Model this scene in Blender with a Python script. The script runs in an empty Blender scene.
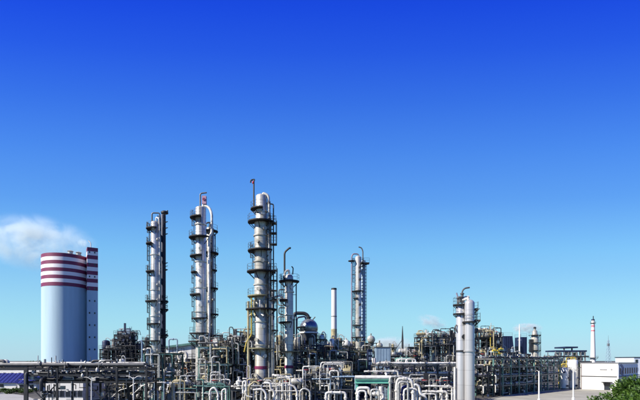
import bpy, math, random
from mathutils import Vector, Matrix, Quaternion
R = math.radians
PI = math.pi
rnd = random.Random(7)
C = bpy.context.scene.collection
sc = bpy.context.scene

# ------------------------------------------------------------------ camera, sky, sun
CAMH, FPX, HOR = 8.75, 460.0, 360.5
cam_d = bpy.data.cameras.new('camera'); cam = bpy.data.objects.new('camera', cam_d); C.objects.link(cam)
cam.location = (0, 0, CAMH); cam.rotation_euler = (R(90), 0, 0)
cam_d.sensor_width = 36; cam_d.lens = 36 * FPX / 640; cam_d.shift_y = (HOR - 200) / 640
cam_d.clip_start = 0.5; cam_d.clip_end = 12000
sc.camera = cam

SUN_EL, SUN_AZ = R(38), R(65)          # azimuth measured from the camera's back towards its left
sdir = Vector((-math.sin(SUN_AZ) * math.cos(SUN_EL), -math.cos(SUN_AZ) * math.cos(SUN_EL), math.sin(SUN_EL)))
sun_d = bpy.data.lights.new('sun', 'SUN'); sun = bpy.data.objects.new('sun', sun_d); C.objects.link(sun)
sun_d.energy = 5.0; sun_d.angle = R(0.5); sun_d.color = (1.0, 0.935, 0.83)
sun.rotation_euler = (-sdir).to_track_quat('-Z', 'Y').to_euler()

w = bpy.data.worlds.new('World'); sc.world = w; w.use_nodes = True
nt = w.node_tree; nt.nodes.clear()
out = nt.nodes.new('ShaderNodeOutputWorld'); bg = nt.nodes.new('ShaderNodeBackground')
sky = nt.nodes.new('ShaderNodeTexSky'); sky.sky_type = 'NISHITA'; sky.sun_disc = False
sky.sun_elevation = SUN_EL; sky.sun_rotation = math.atan2(sdir.x, sdir.y)
sky.air_density = 1.0; sky.dust_density = 0.3; sky.ozone_density = 3.0
tc = nt.nodes.new('ShaderNodeTexCoord'); sx = nt.nodes.new('ShaderNodeSeparateXYZ')
rampn = nt.nodes.new('ShaderNodeValToRGB'); mul = nt.nodes.new('ShaderNodeMix'); mul.data_type = 'RGBA'; mul.blend_type = 'MULTIPLY'
mul.inputs[0].default_value = 1.0
# the polarised sky keeps its blue lower towards both sides than straight ahead: height over the slant to the side
nt.links.new(tc.outputs['Generated'], sx.inputs[0])
def mth(op, a, b=None):
    m_ = nt.nodes.new('ShaderNodeMath'); m_.operation = op
    for i_, v_ in enumerate((a, b)):
        if v_ is None: continue
        if isinstance(v_, (int, float)): m_.inputs[i_].default_value = v_
        else: nt.links.new(v_, m_.inputs[i_])
    return m_.outputs[0]
hgt = mth('DIVIDE', sx.outputs['Z'], mth('SQRT', mth('SUBTRACT', 1.0, mth('MULTIPLY', mth('MULTIPLY', sx.outputs['X'], sx.outputs['X']), 0.8))))
nt.links.new(hgt, rampn.inputs[0])
ramp2 = nt.nodes.new('ShaderNodeValToRGB'); nt.links.new(hgt, ramp2.inputs[0])
scl = nt.nodes.new('ShaderNodeVectorMath'); scl.operation = 'SCALE'; scl.inputs['Scale'].default_value = 5.0; nt.links.new(ramp2.outputs[0], scl.inputs[0])
blend = nt.nodes.new('ShaderNodeMix'); blend.data_type = 'RGBA'; blend.inputs[0].default_value = 0.8
nt.links.new(sky.outputs[0], mul.inputs[6]); nt.links.new(rampn.outputs[0], mul.inputs[7])
nt.links.new(mul.outputs[2], blend.inputs[6]); nt.links.new(scl.outputs[0], blend.inputs[7]); nt.links.new(blend.outputs[2], bg.inputs[0]); nt.links.new(bg.outputs[0], out.inputs[0])
bg.inputs[1].default_value = 0.1
# deep, polarised-looking blue overhead falling to pale cyan at the horizon: tint of the sky by height
SKY_TINT = [(0.000, (0.300, 0.460, 0.690)), (0.024, (0.312, 0.483, 0.712)), (0.080, (0.400, 0.632, 0.688)), (0.122, (0.492, 0.710, 0.705)), (0.223, (0.491, 0.771, 0.847)), (0.318, (0.372, 0.688, 1.006)), (0.403, (0.292, 0.627, 1.160)), (0.480, (0.193, 0.488, 1.262)), (0.547, (0.121, 0.358, 1.367)), (0.604, (0.065, 0.245, 1.433)), (0.720, (0.030, 0.150, 1.100)), (1.000, (0.020, 0.110, 0.750))]
SKY_COL = [(0.0000, (0.4910, 0.7454, 0.8550)), (0.0280, (0.4678, 0.7529, 0.8714)), (0.0716, (0.4072, 0.7529, 0.8963)), (0.1100, (0.3515, 0.7011, 0.9131)), (0.1840, (0.2542, 0.5776, 0.9131)), (0.2286, (0.2051, 0.5333, 0.9216)), (0.3250, (0.1119, 0.3515, 0.8714)), (0.4120, (0.0685, 0.2542, 0.8388)), (0.4890, (0.0382, 0.1683, 0.7913)), (0.5560, (0.0194, 0.1046, 0.7682)), (0.6140, (0.0103, 0.0685, 0.7379)), (0.7500, (0.0044, 0.0369, 0.5149)), (1.0000, (0.0027, 0.0252, 0.3763))]
for cr, table in ((rampn.color_ramp, SKY_TINT), (ramp2.color_ramp, SKY_COL)):
    for i, (p, c) in enumerate(table):
        e = (cr.elements[0] if i == 0 else cr.elements[len(cr.elements) - 1]) if i in (0, len(table) - 1) else cr.elements.new(p)
        e.position = p; e.color = (c[0], c[1], c[2], 1)

sc.view_settings.view_transform = 'Standard'; sc.view_settings.look = 'None'
sc.view_settings.exposure = 1.0; sc.view_settings.gamma = 1.0
sc.render.engine = 'CYCLES'
sc.cycles.max_bounces = 6; sc.cycles.diffuse_bounces = 3; sc.cycles.glossy_bounces = 3
sc.cycles.use_denoising = True; sc.cycles.volume_bounces = 1

def X(px, D): return (px - 320.0) / FPX * D
def Z(py, D): return CAMH + (HOR - py) / FPX * D
def S(n, D): return n / FPX * D
def GD(py): return CAMH * FPX / (py - HOR)

# ------------------------------------------------------------------ materials
def mat(name, col, rough=0.5, metal=0.0, var=0.18, scale=0.8, seam=0.0, streak=0.0, bump=0.0, spec=0.4, dirt=None, plate=.18):
    m = bpy.data.materials.new(name); m.use_nodes = True; n = m.node_tree.nodes; l = m.node_tree.links
    b = n['Principled BSDF']; b.inputs['Roughness'].default_value = rough; b.inputs['Metallic'].default_value = metal
    b.inputs['Specular IOR Level'].default_value = spec
    t = n.new('ShaderNodeTexCoord'); geo = n.new('ShaderNodeNewGeometry')
    nz = n.new('ShaderNodeTexNoise'); nz.inputs['Scale'].default_value = scale; nz.inputs['Detail'].default_value = 6
    nz.inputs['Roughness'].default_value = 0.65
    if streak:
        mp = n.new('ShaderNodeMapping'); mp.inputs['Scale'].default_value = (1, 1, 0.08)
        l.new(geo.outputs['Position'], mp.inputs[0]); l.new(mp.outputs[0], nz.inputs['Vector'])
    else:
        l.new(geo.outputs['Position'], nz.inputs['Vector'])
    r = n.new('ShaderNodeValToRGB')
    lo = tuple(c * (1 - var) for c in col) if dirt is None else dirt
    hi = tuple(min(1, c * (1 + var * 0.6)) for c in col)
    r.color_ramp.elements[0].position = 0.33; r.color_ramp.elements[0].color = (*lo, 1)
    r.color_ramp.elements[1].position = 0.62; r.color_ramp.elements[1].color = (*hi, 1)
    l.new(nz.outputs['Fac'], r.inputs[0]); src = r.outputs[0]
    if seam:
        sp = n.new('ShaderNodeSeparateXYZ'); l.new(t.outputs['Object'], sp.inputs[0])
        md = n.new('ShaderNodeMath'); md.operation = 'PINGPONG'; md.inputs[1].default_value = seam / 2
        l.new(sp.outputs['Z'], md.inputs[0])
        lt = n.new('ShaderNodeMath'); lt.operation = 'LESS_THAN'; lt.inputs[1].default_value = 0.035
        l.new(md.outputs[0], lt.inputs[0])
        mx = n.new('ShaderNodeMix'); mx.data_type = 'RGBA'; mx.blend_type = 'MULTIPLY'
        l.new(lt.outputs[0], mx.inputs[0]); l.new(src, mx.inputs[6]); mx.inputs[7].default_value = (0.72, 0.72, 0.72, 1)
        # plates between two joints differ a little
        fl = n.new('ShaderNodeMath'); fl.operation = 'DIVIDE'; fl.inputs[1].default_value = seam; l.new(sp.outputs['Z'], fl.inputs[0])
        f2 = n.new('ShaderNodeMath'); f2.operation = 'FLOOR'; l.new(fl.outputs[0], f2.inputs[0])
        wn = n.new('ShaderNodeTexWhiteNoise'); wn.noise_dimensions = '1D'; l.new(f2.outputs[0], wn.inputs['W'])
        mr = n.new('ShaderNodeMapRange'); mr.inputs['To Min'].default_value = 1 - plate; mr.inputs['To Max'].default_value = 1.0
        l.new(wn.outputs['Value'], mr.inputs['Value'])
        m2 = n.new('ShaderNodeMix'); m2.data_type = 'RGBA'; m2.blend_type = 'MULTIPLY'; m2.inputs[0].default_value = 1
        l.new(mx.outputs[2], m2.inputs[6]); l.new(mr.outputs['Result'], m2.inputs[7]); src = m2.outputs[2]
    l.new(src, b.inputs['Base Color'])
    if bump:
        bp = n.new('ShaderNodeBump'); bp.inputs['Strength'].default_value = bump; bp.inputs['Distance'].default_value = 0.05
        l.new(nz.outputs['Fac'], bp.inputs['Height']); l.new(bp.outputs[0], b.inputs['Normal'])
    return m

M = {}
M['silver'] = mat('silver_cladding', (.56, .555, .52), .31, .3, .2, .6, seam=1.3, streak=1, dirt=(.30, .28, .23))
M['silver2'] = mat('dull_silver_cladding', (.48, .47, .42), .36, .3, .28, .6, seam=1.1, streak=1, dirt=(.20, .175, .12))
M['pipe_silver'] = mat('silver_pipe', (.40, .40, .37), .36, .3, .25, 1.5)
M['white'] = mat('white_paint', (.66, .66, .63), .45, 0, .12, .7, streak=1, dirt=(.46, .44, .40))
M['steel_white'] = mat('brushed_pale_steel', (.43, .43, .43), .30, .4, .14, .5, seam=2.4, streak=1, plate=.05)
M['pipe_white'] = mat('white_pipe_cladding', (.58, .575, .54), .42, .05, .25, .9, dirt=(.33, .31, .27))
M['cream'] = mat('cream_pipe', (.30, .26, .15), .5, 0, .3, 1.2)
M['yellow'] = mat('yellow_paint', (.40, .30, .04), .5, 0, .25, 1.5)
M['teal'] = mat('pale_green_steel', (.075, .17, .15), .5, 0, .3, 1.0)
M['green'] = mat('green_beam_paint', (.12, .36, .27), .5, 0, .2, 1.0)
M['deck'] = mat('pale_green_deck_edge', (.48, .60, .52), .5, 0, .2, 1.0)
M['khaki'] = mat('khaki_steel', (.30, .29, .19), .6, 0, .3, 1.0)
M['olive'] = mat('olive_grating', (.16, .15, .08), .6, .2, .3, 2.0)
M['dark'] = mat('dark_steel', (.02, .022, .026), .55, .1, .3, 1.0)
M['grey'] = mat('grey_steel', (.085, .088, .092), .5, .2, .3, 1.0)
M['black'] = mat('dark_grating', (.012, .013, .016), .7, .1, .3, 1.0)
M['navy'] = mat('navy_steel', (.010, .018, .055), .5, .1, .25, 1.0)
M['blue'] = mat('blue_paint', (.005, .012, .12), .5, 0, .2, .8)
M['ltblue'] = mat('pale_blue_sheet', (.20, .28, .36), .5, .1, .12, .6)
M['lilac'] = mat('lilac_grey_pipe', (.20, .18, .24), .45, .1, .2, 1.0)
M['rust'] = mat('rusty_brown', (.15, .07, .035), .7, 0, .35, 1.5)
M['maroon'] = mat('maroon_paint', (.15, .016, .062), .5, 0, .15, .5)
M['pale_red'] = mat('faded_red_paint', (.42, .16, .19), .6, 0, .15, .5)
M['red'] = mat('red_paint', (.35, .025, .03), .5, 0, .15, .8)
M['prill'] = mat('pale_blue_tower_paint', (.34, .47, .55), .6, 0, .12, .16, streak=1)
M['band_white'] = mat('white_band_paint', (.70, .67, .68), .5, 0, .06, .4)
M['concrete'] = mat('concrete_apron', (.25, .243, .20), .85, 0, .26, .12, bump=.1)
M['road'] = mat('pale_road', (.26, .26, .25), .85, 0, .12, .2)
M['ground'] = mat('yard_ground', (.055, .052, .045), .9, 0, .4, .06, dirt=(.03, .03, .026), bump=.2)
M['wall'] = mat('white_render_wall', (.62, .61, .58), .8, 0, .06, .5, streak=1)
M['wall_blue'] = mat('blue_white_wall', (.50, .55, .62), .7, 0, .1, .4)  # bluish tint puts shade on the white building's side; far office shares it
M['glass'] = mat('dark_window_glass', (.012, .018, .028), .08, 0, .2, 1.0, spec=.6)
M['trim'] = mat('grey_trim', (.15, .155, .16), .6, 0, .15, 1)
M['bark'] = mat('bark', (.09, .06, .04), .9, 0, .3, 4)
M['globe'] = mat('polished_head', (.24, .26, .27), .25, .6, .3, .9, seam=.8)
M['sack'] = mat('stained_chimney_white', (.56, .54, .52), .6, 0, .12, .4, streak=1)

def leaf_mat(name, a, b):
    m = bpy.data.materials.new(name); m.use_nodes = True; n = m.node_tree.nodes; l = m.node_tree.links
    p = n['Principled BSDF']; p.inputs['Roughness'].default_value = .55
    g = n.new('ShaderNodeNewGeometry'); wn = n.new('ShaderNodeTexNoise'); wn.inputs['Scale'].default_value = 1.7
    l.new(g.outputs['Position'], wn.inputs['Vector'])
    ad = n.new('ShaderNodeMath'); ad.operation = 'MULTIPLY_ADD'; ad.inputs[1].default_value = .45; l.new(g.outputs['Random Per Island'], ad.inputs[0]); l.new(wn.outputs['Fac'], ad.inputs[2])
    r = n.new('ShaderNodeValToRGB'); r.color_ramp.elements[0].color = (*a, 1); r.color_ramp.elements[1].color = (*b, 1)
    r.color_ramp.elements[0].position = .4; r.color_ramp.elements[1].position = .95
    l.new(ad.outputs[0], r.inputs[0]); l.new(r.outputs[0], p.inputs['Base Color'])
    tr = n.new('ShaderNodeBsdfTranslucent'); l.new(r.outputs[0], tr.inputs[0]); mx = n.new('ShaderNodeMixShader'); mx.inputs[0].default_value = .3
    l.new(p.outputs[0], mx.inputs[1]); l.new(tr.outputs[0], mx.inputs[2]); l.new(mx.outputs[0], n['Material Output'].inputs[0])
    return m
M['leaf'] = leaf_mat('leaf_green', (.018, .052, .008), (.085, .165, .018))
M['leaf2'] = leaf_mat('shrub_green', (.02, .045, .01), (.06, .11, .02))

# ------------------------------------------------------------------ mesh builder
class MB:
    def __init__(s): s.v = []; s.f = []
    def add(s, vs, fs):
        o = len(s.v); s.v += [tuple(v) for v in vs]; s.f += [tuple(i + o for i in f) for f in fs]
    def box(s, c, d, rz=0):
        x, y, z = c; a, b, e = d[0] / 2, d[1] / 2, d[2] / 2; cs, sn = math.cos(rz), math.sin(rz)
        vs = []
        for k in (-e, e):
            for (i, j) in ((-a, -b), (a, -b), (a, b), (-a, b)):
                vs.append((x + i * cs - j * sn, y + i * sn + j * cs, z + k))
        s.add(vs, [(3, 2, 1, 0), (4, 5, 6, 7), (0, 1, 5, 4), (1, 2, 6, 5), (2, 3, 7, 6), (3, 0, 4, 7)])
    def beam(s, p, q, wd, h=None):
        p, q = Vector(p), Vector(q); h = h or wd; d = (q - p)
        if d.length < 1e-6: return
        d.normalize(); up = Vector((0, 0, 1)) if abs(d.z) < .95 else Vector((1, 0, 0))
        a = d.cross(up).normalized() * wd / 2; b = a.cross(d).normalized() * h / 2
        vs = [p - a - b, p + a - b, p + a + b, p - a + b, q - a - b, q + a - b, q + a + b, q - a + b]
        s.add(vs, [(3, 2, 1, 0), (4, 5, 6, 7), (0, 1, 5, 4), (1, 2, 6, 5), (2, 3, 7, 6), (3, 0, 4, 7)])
    def tube(s, pts, r, n=8, bend=None):
        pts = [Vector(p) for p in pts]
        if bend is None: bend = r * 2.6
        if bend and len(pts) > 2: pts = roundpath(pts, bend)
        rings = []; prev = None
        for i, p in enumerate(pts):
            t = ((pts[min(i + 1, len(pts) - 1)] - p).normalized() + (p - pts[max(i - 1, 0)]).normalized())
            if t.length < 1e-6: t = Vector((0, 0, 1))
            t.normalize()
            if prev is None: a = t.orthogonal().normalized()
            else:
                a = prev - t * prev.dot(t); a = a.normalized() if a.length > 1e-5 else t.orthogonal().normalized()
            prev = a; b = t.cross(a)
            rr = r[i] if isinstance(r, (list, tuple)) else r
            rings.append([p + a * rr * math.cos(2 * PI * k / n) + b * rr * math.sin(2 * PI * k / n) for k in range(n)])
        vs = [v for rg in rings for v in rg]; fs = []
        for i in range(len(rings) - 1):
            for k in range(n):
                k2 = (k + 1) % n; fs.append((i * n + k, i * n + k2, (i + 1) * n + k2, (i + 1) * n + k))
        fs.append(tuple(range(n - 1, -1, -1))); fs.append(tuple((len(rings) - 1) * n + k for k in range(n)))
        s.add(vs, fs)
    def lathe(s, prof, c=(0, 0, 0), n=24, axis='z', cap=True):
        vs = []; fs = []
        for (r, z) in prof:
            for k in range(n):
                a = 2 * PI * k / n; u, v = r * math.cos(a), r * math.sin(a)
                p = (u, v, z) if axis == 'z' else ((z, u, v) if axis == 'x' else (v, z, u))
                vs.append((c[0] + p[0], c[1] + p[1], c[2] + p[2]))
        m = len(prof)
        for i in range(m - 1):
            for k in range(n):
                k2 = (k + 1) % n; fs.append((i * n + k, i * n + k2, (i + 1) * n + k2, (i + 1) * n + k))
        if cap:
            fs.append(tuple(range(n - 1, -1, -1))); fs.append(tuple((m - 1) * n + k for k in range(n)))
        s.add(vs, fs)
    def ring(s, z, r0, r1, a0, a1, t=.12, c=(0, 0), n=20):
        k = max(3, int(n * abs(a1 - a0) / (2 * PI)) + 1); vs = []; fs = []
        for i in range(k + 1):
            a = a0 + (a1 - a0) * i / k; cs, sn = math.cos(a), math.sin(a)
            for (r, zz) in ((r0, z - t), (r1, z - t), (r1, z), (r0, z)): vs.append((c[0] + r * cs, c[1] + r * sn, zz))
        for i in range(k):
            for j in range(4):
                j2 = (j + 1) % 4; fs.append((i * 4 + j, (i + 1) * 4 + j, (i + 1) * 4 + j2, i * 4 + j2))
        fs.append((0, 1, 2, 3)); fs.append((k * 4 + 3, k * 4 + 2, k * 4 + 1, k * 4))
        s.add(vs, fs)
    def ringrail(s, z, r, a0, a1, c=(0, 0), h=1.1, th=.036):
        k = max(3, int(abs(a1 - a0) * r / 1.1)); P = []
        for i in range(k + 1):
            a = a0 + (a1 - a0) * i / k; P.append((c[0] + r * math.cos(a), c[1] + r * math.sin(a)))
        for (x, y) in P: s.beam((x, y, z), (x, y, z + h), th)
        for i in range(k):
            for hh in (h, h * .52): s.beam((*P[i], z + hh), (*P[i + 1], z + hh), th)
    def rail(s, p, q, h=1.1, th=.05, sp=1.5):
        p, q = Vector(p), Vector(q); n = max(1, int((q - p).length / sp))
        for i in range(n + 1):
            a = p.lerp(q, i / n); s.beam(a, a + Vector((0, 0, h)), th)
        for hh in (h, h * .52): s.beam(p + Vector((0, 0, hh)), q + Vector((0, 0, hh)), th)
    def ladder(s, x, y, z0, z1, a, cage=True, wd=.5):
        cs, sn = math.cos(a), math.sin(a); tx, ty = -sn, cs
        for e in (-.5, .5): s.beam((x + tx * wd * e, y + ty * wd * e, z0), (x + tx * wd * e, y + ty * wd * e, z1), .07)
        z = z0 + .3
        while z < z1:
            s.beam((x - tx * wd / 2, y - ty * wd / 2, z), (x + tx * wd / 2, y + ty * wd / 2, z), .045); z += .45
        if cage and z1 - z0 > 3:
            z = z0 + 2.2; rr = .33; hoops = []
            angs = [a + R(-100 + 200 * i / 5) for i in range(6)]
            while z < z1 + .3:
                cx, cy = x + cs * .12, y + sn * .12
                P = [(cx + rr * math.cos(b), cy + rr * math.sin(b), z) for b in angs]
                for i in range(5): s.beam(P[i], P[i + 1], .06)
                z += 1.0
            for b in angs[1:5]:
                cx, cy = x + cs * .12 + rr * math.cos(b), y + sn * .12 + rr * math.sin(b)
                s.beam((cx, cy, z0 + 2.2), (cx, cy, z1 + .2), .05)
    def build(s, name, m, parent=None, origin=None, sharp=35):
        me = bpy.data.meshes.new(name)
        vs = s.v
        if origin is not None: vs = [(v[0] - origin[0], v[1] - origin[1], v[2] - origin[2]) for v in vs]
        me.from_pydata(vs, [], s.f); me.update()
        me.polygons.foreach_set('use_smooth', [True] * len(me.polygons))
        me.set_sharp_from_angle(angle=R(sharp))
        me.materials.append(M[m] if isinstance(m, str) else m)
        o = bpy.data.objects.new(name, me); C.objects.link(o)
        if parent is not None: o.parent = parent
        if origin is not None: o.location = origin
        return o

def roundpath(pts, bend, seg=4):
    o = [pts[0]]
    for i in range(1, len(pts) - 1):
        a, b, c = pts[i - 1], pts[i], pts[i + 1]; u = (a - b); v = (c - b)
        d = min(bend, u.length * .49, v.length * .49)
        if u.length < 1e-5 or v.length < 1e-5: continue
        if u.normalized().dot(v.normalized()) < -.999: o.append(b); continue
        p, q = b + u.normalized() * d, b + v.normalized() * d
        for k in range(seg + 1):
            t = k / seg; o.append(p * (1 - t) ** 2 + b * 2 * t * (1 - t) + q * t ** 2)
    o.append(pts[-1]); return o

def dome(r, z, k=.5, n=5, rev=False):
    P = [(r * math.cos(PI / 2 * i / n) + .001, z + r * k * math.sin(PI / 2 * i / n)) for i in range(n + 1)]
    return P

LABELS = {}
def tag(o, label, cat, group=None, kind=None):
    if label:
        o['label'] = label
        LABELS[label] = LABELS.get(label, 0) + 1
    if cat: o['category'] = cat
    if group: o['group'] = group
    if kind: o['kind'] = kind
    return o
def thing(name, loc, label, cat, rz=0, group=None, kind=None):
    o = bpy.data.objects.new(name, None); C.objects.link(o); o.location = loc; o.rotation_euler = (0, 0, rz)
    o.empty_display_size = .3
    return tag(o, label, cat, group, kind)
CUBES = {}
def piece(name, m, parent, c, d, rot=None):
    if m not in CUBES:
        b = MB(); b.box((0, 0, 0), (1, 1, 1)); o = b.build(name, m, parent); CUBES[m] = o.data
        o.data.name = 'box_' + m
    else:
        o = bpy.data.objects.new(name, CUBES[m]); C.objects.link(o); o.parent = parent
    o.location = c; o.scale = d
    if rot is not None: o.rotation_mode = 'QUATERNION'; o.rotation_quaternion = rot
    return o
def strut(name, m, parent, p, q, wd, h=None):
    p, q = Vector(p), Vector(q); d = q - p
    return piece(name, m, parent, (p + q) / 2, (d.length, wd, h or wd), d.to_track_quat('X', 'Z'))
ORD = ['first', 'second', 'third', 'fourth', 'fifth', 'sixth', 'seventh', 'eighth', 'ninth', 'tenth', 'eleventh', 'twelfth', 'thirteenth', 'fourteenth',
       'fifteenth', 'sixteenth', 'seventeenth', 'eighteenth', 'nineteenth', 'twentieth', 'twenty-first', 'twenty-second', 'twenty-third', 'twenty-fourth']

# ------------------------------------------------------------------ ground, roads
def sheet(name, poly, z, m):
    b = MB(); b.add([(x, y, z) for x, y in poly], [tuple(range(len(poly)))])
    o = b.build(name, m); o['kind'] = 'structure'; return o
sheet('ground', [(-5000, -300), (5000, -300), (5000, 9000), (-5000, 9000)], 0, 'ground')
def gp(px, py): D = GD(py); return (X(px, D), D)
apron = [gp(452, 412), gp(478, 402.5), gp(500, 397), gp(530, 392.5), gp(560, 389.7), gp(572, 389.2), (86, 150), (100, 165), (140, 150), (110, 70), (30, 60)]
sheet('concrete_yard', apron, .02, 'concrete')
kb = MB(); kp = [gp(478, 402.5), gp(500, 397), gp(530, 392.5), gp(560, 389.7)]
for a, b_ in zip(kp, kp[1:]): kb.beam((*a, .08), (*b_, .08), .3, .16)
kb.build('kerb', 'concrete')['kind'] = 'structure'
sheet('road', [gp(-40, 401), gp(40, 401), gp(24, 395.5), gp(2, 392.5), gp(-40, 391)], .02, 'road')

# ------------------------------------------------------------------ prilling tower
def prill():
    D = 170.0; rho = D / math.cos(R(28.95)); rad = rho * math.sin(R(2.285)); cx = -D * math.tan(R(28.95))
    t = thing('striped_tower', (cx, D, 0), 'huge pale blue round tower with maroon and white bands around its top', 'tower')
    ztop = Z(252.5, D - rad); zb = Z(285.5, D - rad)
    b = MB(); b.lathe([(rad, 0), (rad, zb)], n=96, cap=False); b.build('shell', 'prill', t)
    n = 9; h = (ztop - zb) / n
    for i in range(n):
        b = MB(); b.lathe([(rad + .05, zb + h * i), (rad + .05, zb + h * (i + 1))], n=96, cap=True)
        b.build('painted_band', 'maroon' if i % 2 == 0 else 'band_white', t)
    b = MB(); b.lathe([(rad - .1, ztop + .002), (rad * .5, ztop + .9), (.3, ztop + 1.2)], n=64); b.build('roof', 'trim', t)
    for i, (a, q) in enumerate(((-30, 3), (10, 4.5), (60, 5))):
        b = MB(); b.lathe([(.8, ztop + .5), (.8, ztop + 1.6), (1.1, ztop + 1.9), (.3, ztop + 2.3)], (q * math.cos(R(a)), q * math.sin(R(a)), 0), n=14); b.build('roof_vent', 'pipe_silver', t)
    # stair shaft on its side
    a = R(-34); wx, wy = 3.5, 4.4
    sxp, syp = (rad + 2.55) * math.cos(R(-2)), (rad + 2.55) * math.sin(R(-2)) - .6
    ds = D + syp; zt = Z(247.5, ds - 2); zb2 = zb - 1.0
    def shaft(nm, z0, z1, m, g=0): 
        bb = MB(); bb.box((sxp, syp, (z0 + z1) / 2), (wx + g, wy + g, z1 - z0), a * -1 * .9); return bb.build(nm, m, t)
    sh = shaft('stair_shaft', 0, zb2, 'prill')
    n = 11; h = (zt - zb2) / n
    for i in range(n): shaft('shaft_band', zb2 + h * i, zb2 + h * (i + 1), 'maroon' if i % 2 == 0 else 'band_white', .06)
    cs, sn = math.cos(-a * .9), math.sin(-a * .9)
    wdn = None; z = 4.0
    while z < zt - 1.2:
        for e in (-1.0, .7):
            lx, ly = e, -wy / 2 - .04
            o = piece('window', 'glass', sh, (sxp + lx * cs - ly * sn, syp + lx * sn + ly * cs, z), (.42, .16, .6), Quaternion((0, 0, 1), -a * .9))
        z += 4.4
    
    bb = MB(); bb.tube([(sxp - .5, syp, zt), (sxp - .5, syp, zt + 2.2), (sxp - 1.4, syp, zt + 3)], .18); bb.build('vent_pipe', 'white', t)
prill()

# ------------------------------------------------------------------ columns
def platform(t, z, r, out, a0, a1, m='black', rail=True, name='platform', c=(0, 0), brackets=True):
    b = MB(); b.ring(z, r + .02, r + out, R(a0), R(a1), .19, c)
    o = b.build(name, m, t)
    if brackets:
        k = MB(); n = max(2, int(abs(a1 - a0) / 45))
        for i in range(n + 1):
            a = R(a0 + (a1 - a0) * i / n)
            k.beam((c[0] + (r + out) * .98 * math.cos(a), c[1] + (r + out) * .98 * math.sin(a), z - .2), (c[0] + r * math.cos(a), c[1] + r * math.sin(a), z - .2 - out * .9), .1)
        k.build('bracket', m, o)['kind'] = 'stuff'
    if rail:
        k = MB(); k.ringrail(z, r + out - .05, R(a0), R(a1), c); k.build('railing', 'grey', o)['kind'] = 'stuff'
    return o
def shell(t, r, h, m, z0=0, k=.55, name='shell', c=(0, 0, 0), n=32):
    b = MB(); b.lathe([(r, z0), (r, h - r * k)] + dome(r, h - r * k, k)[1:], c, n=n); return b.build(name, m, t)
def flange(b, r, z, c=(0, 0, 0)): b.lathe([(r + .01, z - .12), (r + .16, z - .12), (r + .16, z + .12), (r + .01, z + .12)], c, n=28, cap=False)
def nozzle(t, r, z, a, l=.7, nr=.28, m='pipe_silver', name='nozzle'):
    b = MB(); cs, sn = math.cos(R(a)), math.sin(R(a))
    b.tube([(cs * (r - .1), sn * (r - .1), z), (cs * (r + l), sn * (r + l), z)], nr, 10, 0)
    b.tube([(cs * (r + l), sn * (r + l), z), (cs * (r + l + .14), sn * (r + l + .14), z)], nr * 1.45, 10, 0)
    return b.build(name, m, t)
def ladder(t, r, z0, z1, a, m='dark', off=.28):
    b = MB(); b.ladder((r + off) * math.cos(R(a)), (r + off) * math.sin(R(a)), z0, z1, R(a)); return b.build('ladder', m, t)
def pipe_part(t, pts, r, m='pipe_silver', name='pipe', n=8, bend=None):
    b = MB(); b.tube(pts, r, n, bend); return b.build(name, m, t)

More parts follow.
